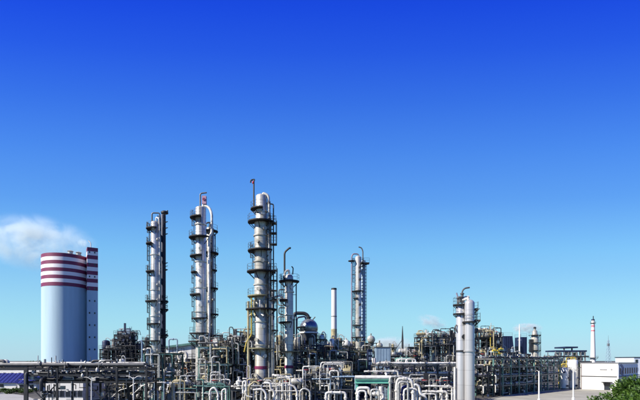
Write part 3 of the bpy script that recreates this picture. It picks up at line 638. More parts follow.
DEFER = []; PIPES = []
class Unit:
    """a steel frame with floors; the equipment and pipes on it are things of their own"""
    def __init__(s, phrase, label, loc, rz, L, Wd, levels, nx, steel='dark', floor='black', beam='dark', name='steel_frame', ny=2, rail='dark', brace=True, post=.26):
        s.phrase = phrase; s.loc = Vector(loc); s.rz = rz; s.L = L; s.W = Wd; s.levels = levels; s.nx = nx; s.pend = []
        t = s.t = thing(name, loc, label, 'steel frame', rz)
        top = levels[-1]; s.xs = [L * i / (nx - 1) - L / 2 for i in range(nx)]; ys = [Wd * j / (ny - 1) - Wd / 2 for j in range(ny)]
        for x in s.xs:
            for y in ys: piece('post', steel, t, (x, y, top / 2), (post, post, top))
        for z in levels:
            for y in ys: piece('beam', beam, t, (0, y, z - .2), (L + post + .1, .22, .34))
            for x in s.xs: piece('cross_beam', beam, t, (x, 0, z - .22), (.2, Wd - .3, .3))
            piece('floor_plate', floor, t, (0, 0, z + .0), (L + .6, Wd + .5, .06))
            k = MB(); a = L / 2 + .25; c = Wd / 2 + .2; zz = z + .03
            k.rail((-a, -c, zz), (a, -c, zz)); k.rail((-a, c, zz), (a, c, zz)); k.rail((-a, -c, zz), (-a, c, zz)); k.rail((a, -c, zz), (a, c, zz))
            k.build('railing', rail, t)
        if brace:
            for i in range(nx - 1):
                if (i % 2) == 0:
                    z0 = 0
                    for z in levels:
                        if z - z0 > 2: strut('brace', beam, t, (s.xs[i], ys[-1], z0 + .1), (s.xs[i + 1], ys[-1], z - .3), .14)
                        z0 = z
    def P(s, x, y, z):
        c, n = math.cos(s.rz), math.sin(s.rz); return s.loc + Vector((x * c - y * n, x * n + y * c, z))
    def put(s, t, desc, lev, cat):
        s.pend.append((desc, lev, cat, t))
    def levname(s, k):
        n = len(s.levels)
        if k < 0: return 'at ground level'
        if k == n - 1: return 'top floor'
        return ['first floor', 'second floor', 'third floor', 'fourth floor'][k] if n > 2 else 'lower floor'
    def fill(s, per, kinds, mats, rr):
        for k in range(-1, len(s.levels)):
            z = .03 if k < 0 else s.levels[k] + .031
            gap = (s.levels[k + 1] - z - .4) if k + 1 < len(s.levels) else 4.5
            n = per if not isinstance(per, (list, tuple)) else per[k + 1]
            for i in range(n):
                lx = -s.L / 2 + s.L * (i + .5) / max(n, 1) + rr.uniform(-.4, .4); ly = rr.uniform(-s.W * .38, s.W * .2)
                kind = rr.choice(kinds); m = rr.choice(mats); bay = s.L / max(n, 1)
                p = s.P(lx, ly, z)
                if kind == 'drum':
                    L = min(bay * .8, rr.uniform(2, 4.5)); r = min(gap * .3, rr.uniform(.4, .8)); t = eq_drum(p, s.rz + rr.choice((0, 0, PI / 2)), L, r, m)
                elif kind == 'vessel':
                    h = min(gap * .92, rr.uniform(2.2, 4.5)) if k + 1 < len(s.levels) else rr.uniform(2.2, 5); t = eq_vessel(p, min(bay * .4, rr.uniform(.4, .8)), h, m)
                elif kind == 'pump': m = rr.choice(('blue', 'grey', 'teal')); t = eq_pump(p, s.rz + rr.uniform(-.2, .2), rr.uniform(.8, 1.2), m)
                elif kind == 'valve': t = eq_valve(p, s.rz, rr.uniform(.9, 1.4), 'grey'); m = 'grey'
                elif kind == 'cabinet': m = 'ltblue'; t = eq_cabinet(p, s.rz)
                else: t = eq_fan(p, s.rz); m = 'grey'
                nm = {'drum': 'drum', 'vessel': 'upright vessel', 'pump': 'pump', 'valve': 'valve', 'cabinet': 'cabinet', 'fan': 'twin-fan cooler'}[kind]
                s.put(t, COLNAME[m] + ' ' + nm, k, nm.split()[-1])
    def clutter(s, n, mats, rr, over=True):
        # small-bore tubing, cable trays, junction boxes: too small to pick apart
        for k in range(len(s.levels)):
            z0 = s.levels[k - 1] if k > 0 else 0; z1 = s.levels[k]
            B = {m: MB() for m in mats}
            for i in range(n):
                b = B[rr.choice(mats)]; x = rr.uniform(-s.L / 2, s.L / 2); y = -s.W / 2 - .3 + s.W * .8 * rr.random() ** 1.6; z = rr.uniform(z0 + .2, z1 - .3); e = rr.random(); r = rr.choice((.03, .04, .05, .07, .09))
                if e < .35: b.tube([(x, y, z), (x, y, min(z1, z + rr.uniform(.6, 2.6)))], r, 5, 0)
                elif e < .62: b.tube([(x, y, z), (min(s.L / 2, x + rr.uniform(.6, 3.5)), y, z)], r, 5, 0)
                elif e < .8:
                    w_, h_ = rr.uniform(.4, 1.6), rr.uniform(.4, 1.4) * rr.choice((-1, 1)); b.tube([(x, y, z), (x + w_, y, z), (x + w_, y, max(z0 + .1, z + h_))], r, 5, .15)
                elif e < .9: b.box((x, y, z), (rr.uniform(.2, .7), .3, rr.uniform(.2, .8)))
                else: b.lathe([(.02, -.3), (.2, -.3), (.28, -.1), (.28, .2), (.1, .4)], (x, y, z), 8)
            if k == len(s.levels) - 1 and over:
                for i in range(n // 2):
                    b = B[rr.choice(mats)]; x = rr.uniform(-s.L / 2, s.L / 2); y = rr.uniform(-s.W / 2, s.W / 2); h = abs(rr.gauss(0, 1.1)) + .4; e = rr.random(); r = rr.choice((.04, .06, .09))
                    if e < .5: b.tube([(x, y, z1), (x, y, z1 + h)], r, 5, 0)
                    elif e < .85: b.tube([(x, y, z1), (x, y, z1 + h), (x + rr.uniform(.4, 1.5), y, z1 + h), (x + 1.5, y, z1 + .1)], r, 5, .2)
                    else: b.box((x, y, z1 + h / 2), (rr.uniform(.3, .9), .5, h))
            for m, b in B.items():
                if b.v: b.build('small_piping', m, s.t)['kind'] = 'stuff'
    def pipes(s, n, mats, rr, rmin=.07, rmax=.17, over=0):
        for i in range(n):
            r = rr.uniform(rmin, rmax); m = rr.choice(mats)
            k = rr.randrange(len(s.levels)); z = s.levels[k]; zl = s.levels[k - 1] if k > 0 else 0
            y = -s.W / 2 - .35 - rr.random() * .9; a = rr.uniform(-s.L / 2, s.L / 2 - 1); e = rr.random()
            if e < .3:      # riser with a hook over the floor edge
                zt = z + rr.uniform(.5, 2.4); pts = [(a, y, zl + .05), (a, y, zt), (a + rr.choice((-1, 1)) * rr.uniform(.8, 2), y, zt), (a + rr.uniform(.8, 2), y + .8, zt)]
                pts[3] = (pts[2][0], y + 1.2, zt); d = 'hooked pipe'
            elif e < .62:    # along the front and down
                bb = a + rr.uniform(2.5, max(3, s.L * .5)); bb = min(bb, s.L / 2 + .5); zz = z + rr.uniform(-.9, 1.0)
                pts = [(a, y + 1.3, zz), (a, y, zz), (bb, y, zz), (bb, y, zl + .1)]; d = 'angled pipe'
            elif e < .85:     # U loop
                wd = rr.uniform(.9, 2.4); zt = z + rr.uniform(.4, 1.8)
                pts = [(a, y, zl + .2), (a, y, zt), (a + wd, y, zt), (a + wd, y, zl + .2)]; d = 'looped pipe'
            else:            # zigzag
                zz = (z + zl) / 2; pts = [(a, y, z + .8), (a, y, zz), (a + 1.4, y, zz), (a + 1.4, y, zl + .1)]; d = 'stepped pipe'
            s.onepipe(pts, r, m, d, k)
        for i in range(over):
            r = rr.uniform(rmin, rmax); m = rr.choice(mats); k = len(s.levels) - 1; z = s.levels[k] + .05
            a = rr.uniform(-s.L / 2, s.L / 2 - 1.5); wd = rr.uniform(1, 3.5); h = rr.uniform(1.0, 3.0); y = rr.uniform(-s.W / 2 + .4, s.W / 2 - .4)
            s.onepipe([(a, y, z), (a, y, z + h), (min(a + wd, s.L / 2), y, z + h), (min(a + wd, s.L / 2), y, z)], r, m, 'arched pipe', k)
    def onepipe(s, pts, r, m, d, k):
        b = MB(); W = [s.P(*p) for p in pts]; b.tube(W, r, 8)
        for q in range(len(W) - 1):
            u = W[q + 1] - W[q]
            if u.length > 1.2:
                c = W[q].lerp(W[q + 1], .5); un = u.normalized(); b.tube([c - un * .09, c + un * .09], r * 1.6, 8, 0)
        o = b.build('pipe', m, None, W[0]); PIPES.append((o, W, r)); s.put(o, COLNAME[m] + ' ' + d, k, 'pipe')
    def finish(s): DEFER.append(s.label_all)
    def label_all(s):
        G = {}
        for (d, k, c, t) in s.pend:
            if t is not None and t.name not in GONE: G.setdefault((d, k, c), []).append(t)
        for (d, k, c), ts in G.items():
            ts.sort(key=lambda o: o.location.x / o.location.y)
            for i, t in enumerate(ts):
                w = '' if len(ts) == 1 else ORD[i] + ' '
                tag(t, f"{w}{d}{'' if len(ts) == 1 else ' from left'}, {s.levname(k)}, {s.phrase}", c, f"{c}s of {s.phrase}")

PM = ['pipe_white', 'pipe_silver', 'pipe_silver', 'grey', 'dark', 'grey', 'teal', 'pipe_silver', 'cream']
rr = random.Random(11)
CM = ['pipe_white', 'pipe_silver', 'dark', 'cream', 'grey', 'dark', 'dark']
CL = 130
def unit_px(phrase, label, px0, px1, D, depth, tops, nx, **k):
    x0, x1 = X(px0, D), X(px1, D)
    return Unit(phrase, label, ((x0 + x1) / 2, D + depth / 2, 0), 0, x1 - x0, depth, [Z(y, D) for y in sorted(tops, reverse=True)], nx, **k)

# unit at the leftmost column
u = unit_px('frame at the leftmost column', 'pale green open steel frame around the foot of the leftmost column', 144, 172, 91, 7, (378, 353), 4, steel='teal', beam='teal', floor='olive')
u.fill((3, 3, 0), ('drum', 'valve', 'vessel', 'pump'), ('silver', 'white', 'ltblue'), rr); u.pipes(13, PM + ['ltblue'], rr, over=1); u.clutter(CL, CM, rr, False); u.finish()
# shelter with recess
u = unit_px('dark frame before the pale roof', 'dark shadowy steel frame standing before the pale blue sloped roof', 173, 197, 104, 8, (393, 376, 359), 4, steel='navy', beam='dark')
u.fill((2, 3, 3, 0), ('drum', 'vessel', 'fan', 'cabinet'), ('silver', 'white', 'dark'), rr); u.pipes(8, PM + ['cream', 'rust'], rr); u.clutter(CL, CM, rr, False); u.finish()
# decks left of the tallest column
u = unit_px('green deck frame', 'green steel frame with pale deck edges, left of the tallest column', 199, 228, 84, 8, (384, 363.5, 346.5), 4, steel='teal', beam='deck', floor='olive')
u.fill((3, 4, 4, 2), ('drum', 'valve', 'vessel', 'pump'), ('silver', 'white', 'silver2', 'cream'), rr); u.pipes(9, PM + ['cream'], rr, over=1); u.clutter(CL, CM, rr); u.finish()
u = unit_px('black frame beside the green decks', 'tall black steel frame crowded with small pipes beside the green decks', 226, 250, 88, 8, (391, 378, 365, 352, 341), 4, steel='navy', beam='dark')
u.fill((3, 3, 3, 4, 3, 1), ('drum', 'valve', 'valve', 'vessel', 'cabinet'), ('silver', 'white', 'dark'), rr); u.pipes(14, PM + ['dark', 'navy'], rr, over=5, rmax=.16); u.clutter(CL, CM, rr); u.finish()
# around the tallest column
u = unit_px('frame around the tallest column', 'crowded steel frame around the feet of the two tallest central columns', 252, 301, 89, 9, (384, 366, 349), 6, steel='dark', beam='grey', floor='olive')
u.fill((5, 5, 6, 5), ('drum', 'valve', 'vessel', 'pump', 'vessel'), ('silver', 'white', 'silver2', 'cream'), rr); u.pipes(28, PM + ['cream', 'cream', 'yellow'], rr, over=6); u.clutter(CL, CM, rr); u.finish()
# under the globe
u = unit_px('frame under the silver globe', 'grey steel frame with a pale deck holding up the silver globe', 298, 346, 104, 10, (390, 374, 359, 350), 6, steel='grey', beam='khaki', floor='olive')
u.fill((4, 5, 5, 5, 5), ('drum', 'valve', 'vessel', 'fan', 'vessel'), ('silver', 'white', 'ltblue', 'cream'), rr); u.pipes(22, PM + ['ltblue', 'rust'], rr, over=7); u.clutter(CL, CM, rr); u.finish()
# under bluish column
u = unit_px('frame under the bluish column', 'steel frame with pale deck carrying drums under the white and bluish columns', 341, 376, 114, 12, (385, 372, 362, 350.5), 5, steel='dark', beam='khaki', floor='olive')
u.fill((4, 4, 4, 4, 0), ('drum', 'valve', 'vessel', 'cabinet'), ('silver', 'white', 'ltblue'), rr); u.pipes(14, PM, rr, over=6, rmax=.18)
for (px, y, rp, m) in ((346, 344.3, 4, 'white'), (371, 339.3, 3.5, 'silver'), (379.5, 345.6, 2.8, 'silver2')):
    D = 118; r = S(rp, D); t = eq_drum((X(px, D), D, Z(y, D) - r - .55), PI / 2 * .9, 3.5, r, m); tag(t, {346: 'round white drum end left of the white column', 371: 'silver drum end-on, right of the bluish column', 379.5: 'dull drum end-on above the pale blue hut'}[px], 'drum')
for (px, dz) in ((346, 0), (371, 0), (379.5, 0)): pass
u.clutter(CL, CM, rr); u.finish()
k = thing('drum_stand', (X(373, 118), 119, Z(350.5, 118)), 'small dark steel stand carrying the end-on drums beside the bluish column', 'stand')
for (i, j) in ((-1.6, -1.2), (1.2, -1.2), (-1.6, 1.5), (1.2, 1.5)): piece('leg', 'dark', k, (i, j, .9), (.2, .2, 1.85))
piece('deck', 'dark', k, (-.2, .1, 1.9), (3.4, 3.2, .1))

for (ph, lab, p0, p1, D, tops, nx) in (('rear frame behind the tallest column', 'dark rear steel frame filling the space behind the tallest column', 215, 300, 124, (392, 377, 361, 352), 8),
        ('rear frame behind the globe', 'dark rear steel frame behind the silver globe and thin chimney', 302, 356, 138, (388, 374, 360, 348), 6),
        ('rear frame behind the hut', 'dark rear frame between the pale blue hut and the upright tanks', 380, 420, 128, (388, 374, 362, 356), 5)):
    u = unit_px(ph, lab, p0, p1, D, 7, tops, nx, steel='dark', beam='dark')
    u.fill((3, 4, 4, 5, 4), ('drum', 'vessel', 'fan', 'valve'), ('silver', 'dark', 'white', 'cream'), rr); u.clutter(CL, CM, rr); u.finish()

k = thing('drum_stand', (X(379.5, 118), 118, 0), 'tall slim steel stand under the dull end-on drum behind the hut', 'stand')
zt_ = Z(345.6, 118) - S(2.8, 118) - .55
for i in (-.7, .7):
    for j in (-1.4, 1.4): piece('leg', 'dark', k, (i, j, zt_ / 2 - .06), (.2, .2, zt_ - .12))
piece('deck', 'dark', k, (0, 0, zt_ - .06), (1.7, 3.4, .11))
# ------------------------------------------------------------------ pipe racks
def rack_clutter(t, L, width, tiers, n, rr):
    # hangers, tubing, trays and small valves along the tiers: too small to pick apart
    B = {m: MB() for m in ('dark', 'pipe_white', 'grey', 'pipe_silver')}
    z0 = 0
    for z in tiers:
        for i in range(int(n * L / 20)):
            b = B[rr.choice(('dark', 'dark', 'pipe_white', 'grey', 'pipe_silver'))]; x = rr.uniform(0, L); y = rr.uniform(-width / 2 - .3, width / 2); zz = rr.uniform(z0 + .2, z + .7); e = rr.random(); r = rr.choice((.035, .05, .07, .1))
            if e < .4: b.tube([(x, y, zz), (x, y, zz + rr.uniform(.4, 1.6))], r, 5, 0)
            elif e < .6: b.tube([(x, y, zz), (min(L, x + rr.uniform(.5, 3)), y, zz)], r, 5, 0)
            elif e < .8: w_ = rr.uniform(.4, 1.4); h_ = rr.uniform(-1.4, 1.2); b.tube([(x, y, zz), (x + w_, y, zz), (x + w_, y, max(.1, zz + h_))], r, 5, .12)
            elif e < .9: b.box((x, y, zz), (rr.uniform(.2, .8), .3, rr.uniform(.2, .7)))
            else: b.lathe([(.02, -.25), (.18, -.25), (.25, 0), (.18, .2), (.05, .4)], (x, y, zz), 8)
        z0 = z
    for m, b in B.items():
        if b.v: b.build('small_piping', m, t)['kind'] = 'stuff'

def rack(phrase, label, p0, p1, width, tiers, nb, steel, per, mats, rr, rmin=.1, rmax=.26, catname='pipe rack', beamm=None, brace=False, roof=False):
    p0, p1 = Vector((*p0, 0)), Vector((*p1, 0)); d = p1 - p0; L = d.length; d.normalize(); rz = math.atan2(d.y, d.x)
    t = thing('pipe_rack', p0, label, catname, rz); top = tiers[-1]; bm = beamm or steel
    for i in range(nb):
        x = L * i / (nb - 1)
        for y in (-width / 2, width / 2): piece('post', steel, t, (x, y, top / 2), (.3, .3, top))
        for z in tiers: piece('cross_beam', bm, t, (x, 0, z - .2), (.26, width - .32, .36))
        if brace and i < nb - 1 and i % 2 == 0:
            x2 = L * (i + 1) / (nb - 1); z1 = tiers[0]
            strut('brace', steel, t, (x, -width / 2, .2), (x2, -width / 2, z1 - .4), .14); strut('brace', steel, t, (x2, -width / 2 + .16, .2), (x, -width / 2 + .16, z1 - .4), .14)
    for z in tiers:
        for y in (-width / 2, width / 2): piece('side_beam', bm, t, (L / 2, y, z - .22), (L + .34, .2, .3))
    if len(tiers) > 1: rack_clutter(t, L, width, tiers, 130, rr)
    nrm = Vector((-d.y, d.x, 0)); tn = ['lowest tier', 'second tier', 'third tier', 'fourth tier'] if len(tiers) > 2 else (['lower tier', 'upper tier'] if len(tiers) == 2 else ['deck'])
    if len(tiers) > 2: tn[len(tiers) - 1] = 'top tier'
    for k, z in enumerate(tiers):
        n = per[k] if isinstance(per, (list, tuple)) else per; cnt = {}
        y = -width / 2 + .35; step = (width - .6) / max(1, n)
        for i in range(n):
            r = rr.uniform(rmin, min(rmax, step * .46)); m = rr.choice(mats); yy = y + step * (i + .35)
            x0, x1 = 0, L
            if rr.random() < .35: x0 = L * rr.uniform(0, .3)
            if rr.random() < .35: x1 = L * rr.uniform(.65, 1)
            q = [(x0, yy, z + r + .01), (x1, yy, z + r + .01)]
            if rr.random() < .5: q = [(x0, yy - 1.2 * (i == 0), z - 1.6 if i == 0 else z + 1.3)] + [(x0, yy - 1.2 * (i == 0), z + r + .01)] * (i == 0) + q if i == 0 else [(x0, yy, z + r + 1.2)] + q
            if rr.random() < .4:   # expansion loop
                xm = (x0 + x1) / 2 + rr.uniform(-3, 3); q = q[:-1] + [(xm, yy, z + r + .01), (xm, yy, z + 1.1), (xm + 2, yy, z + 1.1), (xm + 2, yy, z + r + .01)] + [q[-1]]
            W = [p0 + d * a + nrm * b_ + Vector((0, 0, c)) for a, b_, c in q]
            b = MB(); b.tube(W, r, 8, min(r * 2.5, .5))
            x = x0 + 1.5
            while x < x1: 
                c = p0 + d * x + nrm * yy + Vector((0, 0, z + r + .01)); b.tube([c - d * .08, c + d * .08], r * 1.25, 8, 0); x += rr.uniform(4, 9)
            o = b.build('pipe', m, None, W[0]); PIPES.append((o, W, r)); cnt.setdefault(m, []).append(o)
        def label_tier(cnt=cnt, k=k):
            for m, os_ in cnt.items():
                os_ = [o for o in os_ if o.name not in GONE]
                for i, o in enumerate(os_):
                    tag(o, f"{'' if len(os_) == 1 else ORD[i] + ' '}{COLNAME[m]} pipe{'' if len(os_) == 1 else ' from the front'}, {tn[k]} of {phrase}", 'pipe', f'pipes on {phrase}')
        DEFER.append(label_tier)
    return t
rk = random.Random(5)
# left pipe bridge, in front of the striped tower
D = 75
rack('the pipe bridge', 'long dark pipe bridge on braced posts crossing in front of the striped tower', (X(36, D), D), (X(149, D), D + 1.0), 5.0,
     [Z(380.3, D), Z(373.5, D), Z(367.6, D)], 5, 'dark', (4, 3, 4), ['grey', 'dark', 'grey', 'ltblue', 'dark', 'pipe_silver'], rk, .12, .28, 'pipe bridge', brace=True)
rack('the bridge end span', 'dark single tier end span of the pipe bridge at the picture edge', (X(-60, D), D), (X(35, D), D), 5.0,
     [Z(367.6, D)], 2, 'dark', 4, ['grey', 'dark', 'pipe_silver'], rk, .12, .28, 'pipe bridge')
b = MB(); r = S(1.9, D); zc = Z(364.6, D); b.tube([(X(-60, D), D - 2.0, zc), (X(148, D), D - 1.6, zc)], r, 16, 0)
o = b.build('large_pipe', 'grey', None, (X(-60, D), D, zc)); tag(o, 'fat grey pipe along the very top of the dark pipe bridge', 'pipe')
b = MB(); b.tube([(X(-60, D), D + 1, Z(362.9, D)), (X(143, D), D + 1, Z(362.9, D))], S(1.0, D), 12, 0)
o = b.build('large_pipe', 'pipe_white', None, (X(-60, D), D + 1, Z(362, D))); tag(o, 'white pipe behind the fat grey pipe on top of the pipe bridge', 'pipe')
# central rack
D = 98
rack('the central rack', 'long dark pipe rack from the pale blue hut to the white column pair', (X(375, D), D), (X(458, D), D + 2), 6, [Z(384, D), Z(374, D), Z(364.5, D)], 8, 'dark', (4, 6, 5),
     ['pipe_white', 'pipe_silver', 'lilac', 'pipe_white', 'lilac', 'teal'], rk, beamm='grey')
# rack right of the white pair
D = 112
rack('the rack past the white pair', 'dark pipe rack with a lilac tier, right of the glossy white pair', (X(474, D), D), (X(494, D), D + 2), 6, [Z(386, D), Z(375, D), Z(366, D)], 4, 'dark', (3, 4, 3), ['pipe_white', 'lilac', 'grey', 'cream'], rk)
# rack along the yard
a, c = gp(497, 397.0), gp(563, 389.6)
a = (a[0] - 2.2, a[1] + 2.2); c = (c[0] - 2.2, c[1] + 2.2)
rack('the yard rack', 'long green-legged pipe rack running along the edge of the concrete yard', a, c, 4.6, [2.7, 5.0, 7.3, 9.3], 10, 'teal', (4, 6, 6, 6),
     ['pipe_white', 'pipe_silver', 'dark', 'cream', 'grey', 'pipe_white'], rk, beamm='grey')
dx, dy = c[0] - a[0], c[1] - a[1]; ln = math.hypot(dx, dy); dx /= ln; dy /= ln
u = Unit('frame behind the yard rack', 'dark three storey steel frame behind the rack along the concrete yard', ((a[0] + c[0]) / 2 - dy * 7 , (a[1] + c[1]) / 2 + dx * 7, 0), math.atan2(dy, dx), ln * .98, 6, [3.0, 6.0, 8.7], 12, steel='navy', beam='dark')
u.fill((8, 9, 9, 7), ('drum', 'valve', 'vessel', 'pump', 'cabinet'), ('silver', 'white', 'ltblue', 'cream', 'teal'), rr); u.pipes(22, PM + ['ltblue'], rr, over=6); u.clutter(CL, CM, rr); u.finish()

# tank row behind the central rack
D = 150
tanks = [(421, 341, 3.0), (428, 336, 3.4), (434.5, 333, 2.6), (440, 333, 2.6), (447, 334, 3.3), (454, 331, 3)]
for i, (px, y, rp) in enumerate(tanks):
    h = Z(y, D); t = eq_vessel((X(px, D), D + (i % 2) * 2, 0), S(rp, D), h, ('silver', 'ltblue', 'white', 'silver', 'silver2', 'white')[i], True, 200 if i % 2 else -20)
    tag(t, f'{ORD[i]} from the left of the upright tanks behind the central rack', 'tank', 'upright tanks behind the central rack')
u = unit_px('frame by the upright tanks', 'dark frame with a railed deck among the upright tanks behind the central rack', 417, 459, 146, 3.5, (374, 361, 345, 337), 7, steel='dark', beam='grey')
u.fill((2, 2, 3, 4, 4), ('drum', 'valve', 'cabinet'), ('silver', 'white', 'cream', 'dark'), rr); u.pipes(12, PM + ['dark'], rr, over=8); u.clutter(CL, CM, rr); u.finish()
# black unit right
u = unit_px('black unit right of the white pair', 'black open steel unit with tangled pipes on its roof, beside the navy block', 479, 502, 124, 9, (383, 370, 357, 337), 4, steel='dark', beam='dark')
u.fill((2, 3, 3, 2, 4), ('drum', 'vessel', 'valve', 'fan'), ('silver', 'dark', 'cream', 'white'), rr); u.pipes(14, PM + ['cream', 'yellow', 'dark'], rr, over=9); u.clutter(CL, CM, rr); u.finish()
bb = MB(); D = 131; bb.box(((X(481, D) + X(501, D)) / 2, D, (Z(356, D) + Z(338, D)) / 2), (X(501, D) - X(481, D), .3, Z(338, D) - Z(356, D) - .6)); bp = bb.build('shade_backing', 'black', None, (X(491, D), D, Z(356, D)))  # black sheet stands in for the shade inside the open bay
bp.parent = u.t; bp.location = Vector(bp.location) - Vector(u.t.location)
for (px, y, s_) in ((495, 352, 1.3), (499, 355, 1.2), (501, 350, 1.0)):
    D = 118; t = eq_valve((X(px, D), D, Z(y, D)), .3, s_ * .75, 'yellow'); tag(t, {495: 'yellow valve nearest the white pair', 499: 'middle yellow valve before the navy block', 501: 'highest yellow valve before the navy block'}[px], 'valve', 'yellow valves before the black unit')
k = thing('valve_stand', (X(498, 118), 118, 0), 'slim steel stand under the yellow valves before the black unit', 'stand')
for i in (-1.2, 1.2):
    for j in (-.6, .6): piece('leg', 'teal', k, (i, j, 5), (.18, .18, 10))
for y, xx in ((352, -.75), (355, .25), (350, .8)): piece('shelf', 'teal', k, (xx, 0, Z(y, 118) - .06), (1.0, 1.5, .1))

# ------------------------------------------------------------------ navy blocks (cooling towers), grey tower
def navy_block(px0, px1, px2, y0, D, depth, label):
    x0, x1, x2 = X(px0, D), X(px1, D), X(px2, D); h = Z(y0, D); b = MB()
    t = thing('cooling_block', (x0, D, 0), label, 'cooling tower')
    a, c, zb = x1 - x0, x2 - x0, 3.0
    b.add([(0, 0, zb), (c, 0, zb), (c, depth, zb), (0, depth, zb), (0, 0, h), (a, 0, h), (a, depth, h), (0, depth, h)], [(3, 2, 1, 0), (4, 5, 6, 7), (0, 1, 5, 4), (1, 2, 6, 5), (2, 3, 7, 6), (3, 0, 4, 7)]); b.build('casing', 'navy', t)
    n = max(3, int(c / .9))
    for i in range(1, n):
        xx = a * i / n; q = MB(); q.beam((xx, -.05, zb + .1), (xx, -.05, h - .1), .12, .1); q.build('rib', 'navy', t)
    q = MB(); q.rail((0, .1, h), (a, .1, h)); q.rail((0, depth - .1, h), (a, depth - .1, h)); q.build('railing', 'grey', t)
    for i in (0, c): 
        for j in (0.2, depth - .2): piece('leg', 'grey', t, (i * .96 + .15, j, zb / 2), (.3, .3, zb))
    return t
navy_block(503.5, 512.5, 517, 336, 150, 8, 'wider navy blue block with one sloping side behind the yard rack')
navy_block(521.2, 527, 527, 337, 152, 5, 'narrow navy blue block behind the white mast')
D = 148
t = thing('white_mast', (X(519.5, D), D, 0), 'thin white mast standing between the two navy blocks', 'mast')
b = MB(); b.lathe([(.28, 0), (.22, Z(332, D)), (.07, Z(324, D))], n=10); b.build('shaft', 'white', t)
b = MB(); b.box((0, 0, Z(340, D)), (1.0, .15, .15)); b.build('cross_arm', 'white', t)
D = 175
t = thing('grey_tower', (X(534.8, D), D, 0), 'stubby grey tower with dark ledges and a cap, right of the navy blocks', 'tower'); z = lambda y: Z(y, D)
b = MB(); b.lathe([(S(3.6, D), 0), (S(3.6, D), z(337)), (S(2.4, D), z(333)), (S(2.2, D), z(331)), (S(1, D), z(330)), (S(.9, D), z(327.5))], n=22); b.build('shell', 'silver2', t)
b = MB(); b.lathe([(S(1.3, D), z(328.6)), (S(1.3, D), z(327.2)), (.1, z(326.8))], n=12); b.build('cap', 'dark', t)
for y in (335, 342.5, 350): platform(t, z(y), S(3.4, D), .9, -200, 60)
ladder(t, S(3.6, D), 4, z(335), -30)
b = MB(); b.box((-S(4.2, D), -.5, z(346)), (1.2, 1.2, 5)); b.build('side_duct', 'dark', t)

# ------------------------------------------------------------------ pale hut, roof hall, mast
def hut():
    D = 106; x0, x1 = X(376, D), X(390.5, D); h = Z(347.5, D); t = thing('pale_blue_hut', ((x0 + x1) / 2, D + 2, 0), 'windowless pale blue sheet metal hut above the central rack', 'hut')
    b = MB(); b.box((0, 0, h / 2), (x1 - x0, 4, h)); b.build('wall', 'ltblue', t)
    b = MB(); b.box((0, 0, h + .08), (x1 - x0 + .3, 4.3, .16)); b.build('roof', 'grey', t)
    for i in range(5):
        q = MB(); xx = -(x1 - x0) / 2 + (x1 - x0) * (i + .5) / 5; q.box((xx, -2.02, h / 2), (.06, .05, h - .2)); q.build('seam', 'ltblue', t)
    b = MB(); b.box((1.0, -2.03, h - 4.2), (1.2, .06, 1.1)); b.build('vent_grille', 'navy', t)
    D = 108; x2 = X(368.5, D); bx = thing('window_tower', ((x0 + x2) / 2 - .3, D + 2, 0), 'dark stair block with small white panels just left of the pale blue hut', 'building')
    wd = x0 - x2 - .6; h2 = Z(349, D); q = MB(); q.box((0, 0, h2 / 2), (wd, 3.6, h2)); q.build('wall', 'navy', bx)
    for yy in (353.5, 358.5, 363.5):
        for e in (-.27, .27): piece('panel', 'white', bx, (e * wd, -1.83, Z(yy, D)), (wd * .36, .08, S(3, D)))
hut()
def hall():
    D = 122; x0, x1 = X(166, D), X(203, D); zl, zr = Z(347.5, D), Z(342.5, D)
    t = thing('sheet_metal_hall', (x0, D, 0), 'pale hall with a dark edged sloping roof between the two left columns', 'building')
    L = x1 - x0; b = MB(); b.add([(0, 0, 0), (L, 0, 0), (L, 9, 0), (0, 9, 0), (0, 0, zl), (L, 0, zr), (L, 9, zr), (0, 9, zl)], [(3, 2, 1, 0), (4, 5, 6, 7), (0, 1, 5, 4), (1, 2, 6, 5), (2, 3, 7, 6), (3, 0, 4, 7)]); b.build('wall', 'white', t)
    b = MB(); b.beam((-.4, 4.5, zl + .1), (L + .2, 4.5, zr + .1), 10, .3); b.build('roof', 'ltblue', t)
    b = MB(); b.beam((-.4, -.55, zl + .05), (L + .2, -.55, zr + .05), .1, .5); b.build('eaves', 'teal', t)
    for i in range(6): piece('window', 'glass', t, (1 + i * (L - 2) / 5, -.02, zl - 3.4), (1.0, .12, .9))
hall()
for (px, y, i) in ((172.5, 357, 0), (182.5, 356, 1)):
    D = 101; b = MB(); r = S(4.3, D) if i else S(3.2, D); n = 14; zc = Z(y, D)
    pts = [(X(px, D) + r * math.cos(R(-50 + 280 * k / n)), D, zc + r * math.sin(R(-50 + 280 * k / n))) for k in range(n + 1)]
    pts = [(pts[0][0], D, Z(362, D))] + pts + [(pts[-1][0], D, Z(362, D))]
    b.tube(pts, .32, 10, .2); o = b.build('looped_duct', 'pipe_white', None, pts[0]); tag(o, ('smaller' if i == 0 else 'larger') + ' white round duct loop in front of the pale roofed hall', 'duct', 'white duct loops before the hall')
D = 135
t = thing('dark_mast', (X(402.5, D), D, 0), 'slender dark mast with two stays behind the central rack', 'mast')
b = MB(); b.lathe([(.35, 0), (.3, Z(340, D)), (.08, Z(326, D))], n=10); b.build('shaft', 'dark', t)
b = MB(); b.beam((-2.6, 0, Z(352, D)), (-.1, 0, Z(340, D)), .14); b.build('stay', 'dark', t)
b = MB(); b.beam((1.9, 0, Z(352, D)), (1.9, 0, Z(344, D)), .14); b.build('stay', 'dark', t)
D = 140
t = thing('dark_cabin', (X(413.5, D), D, 0), 'small dark flat-roofed cabin on posts behind the central rack', 'cabin')
b = MB(); b.box((0, 1.5, (Z(356, D) + Z(347.5, D)) / 2), (3.0, 3, S(8.5, D))); b.build('wall', 'dark', t)
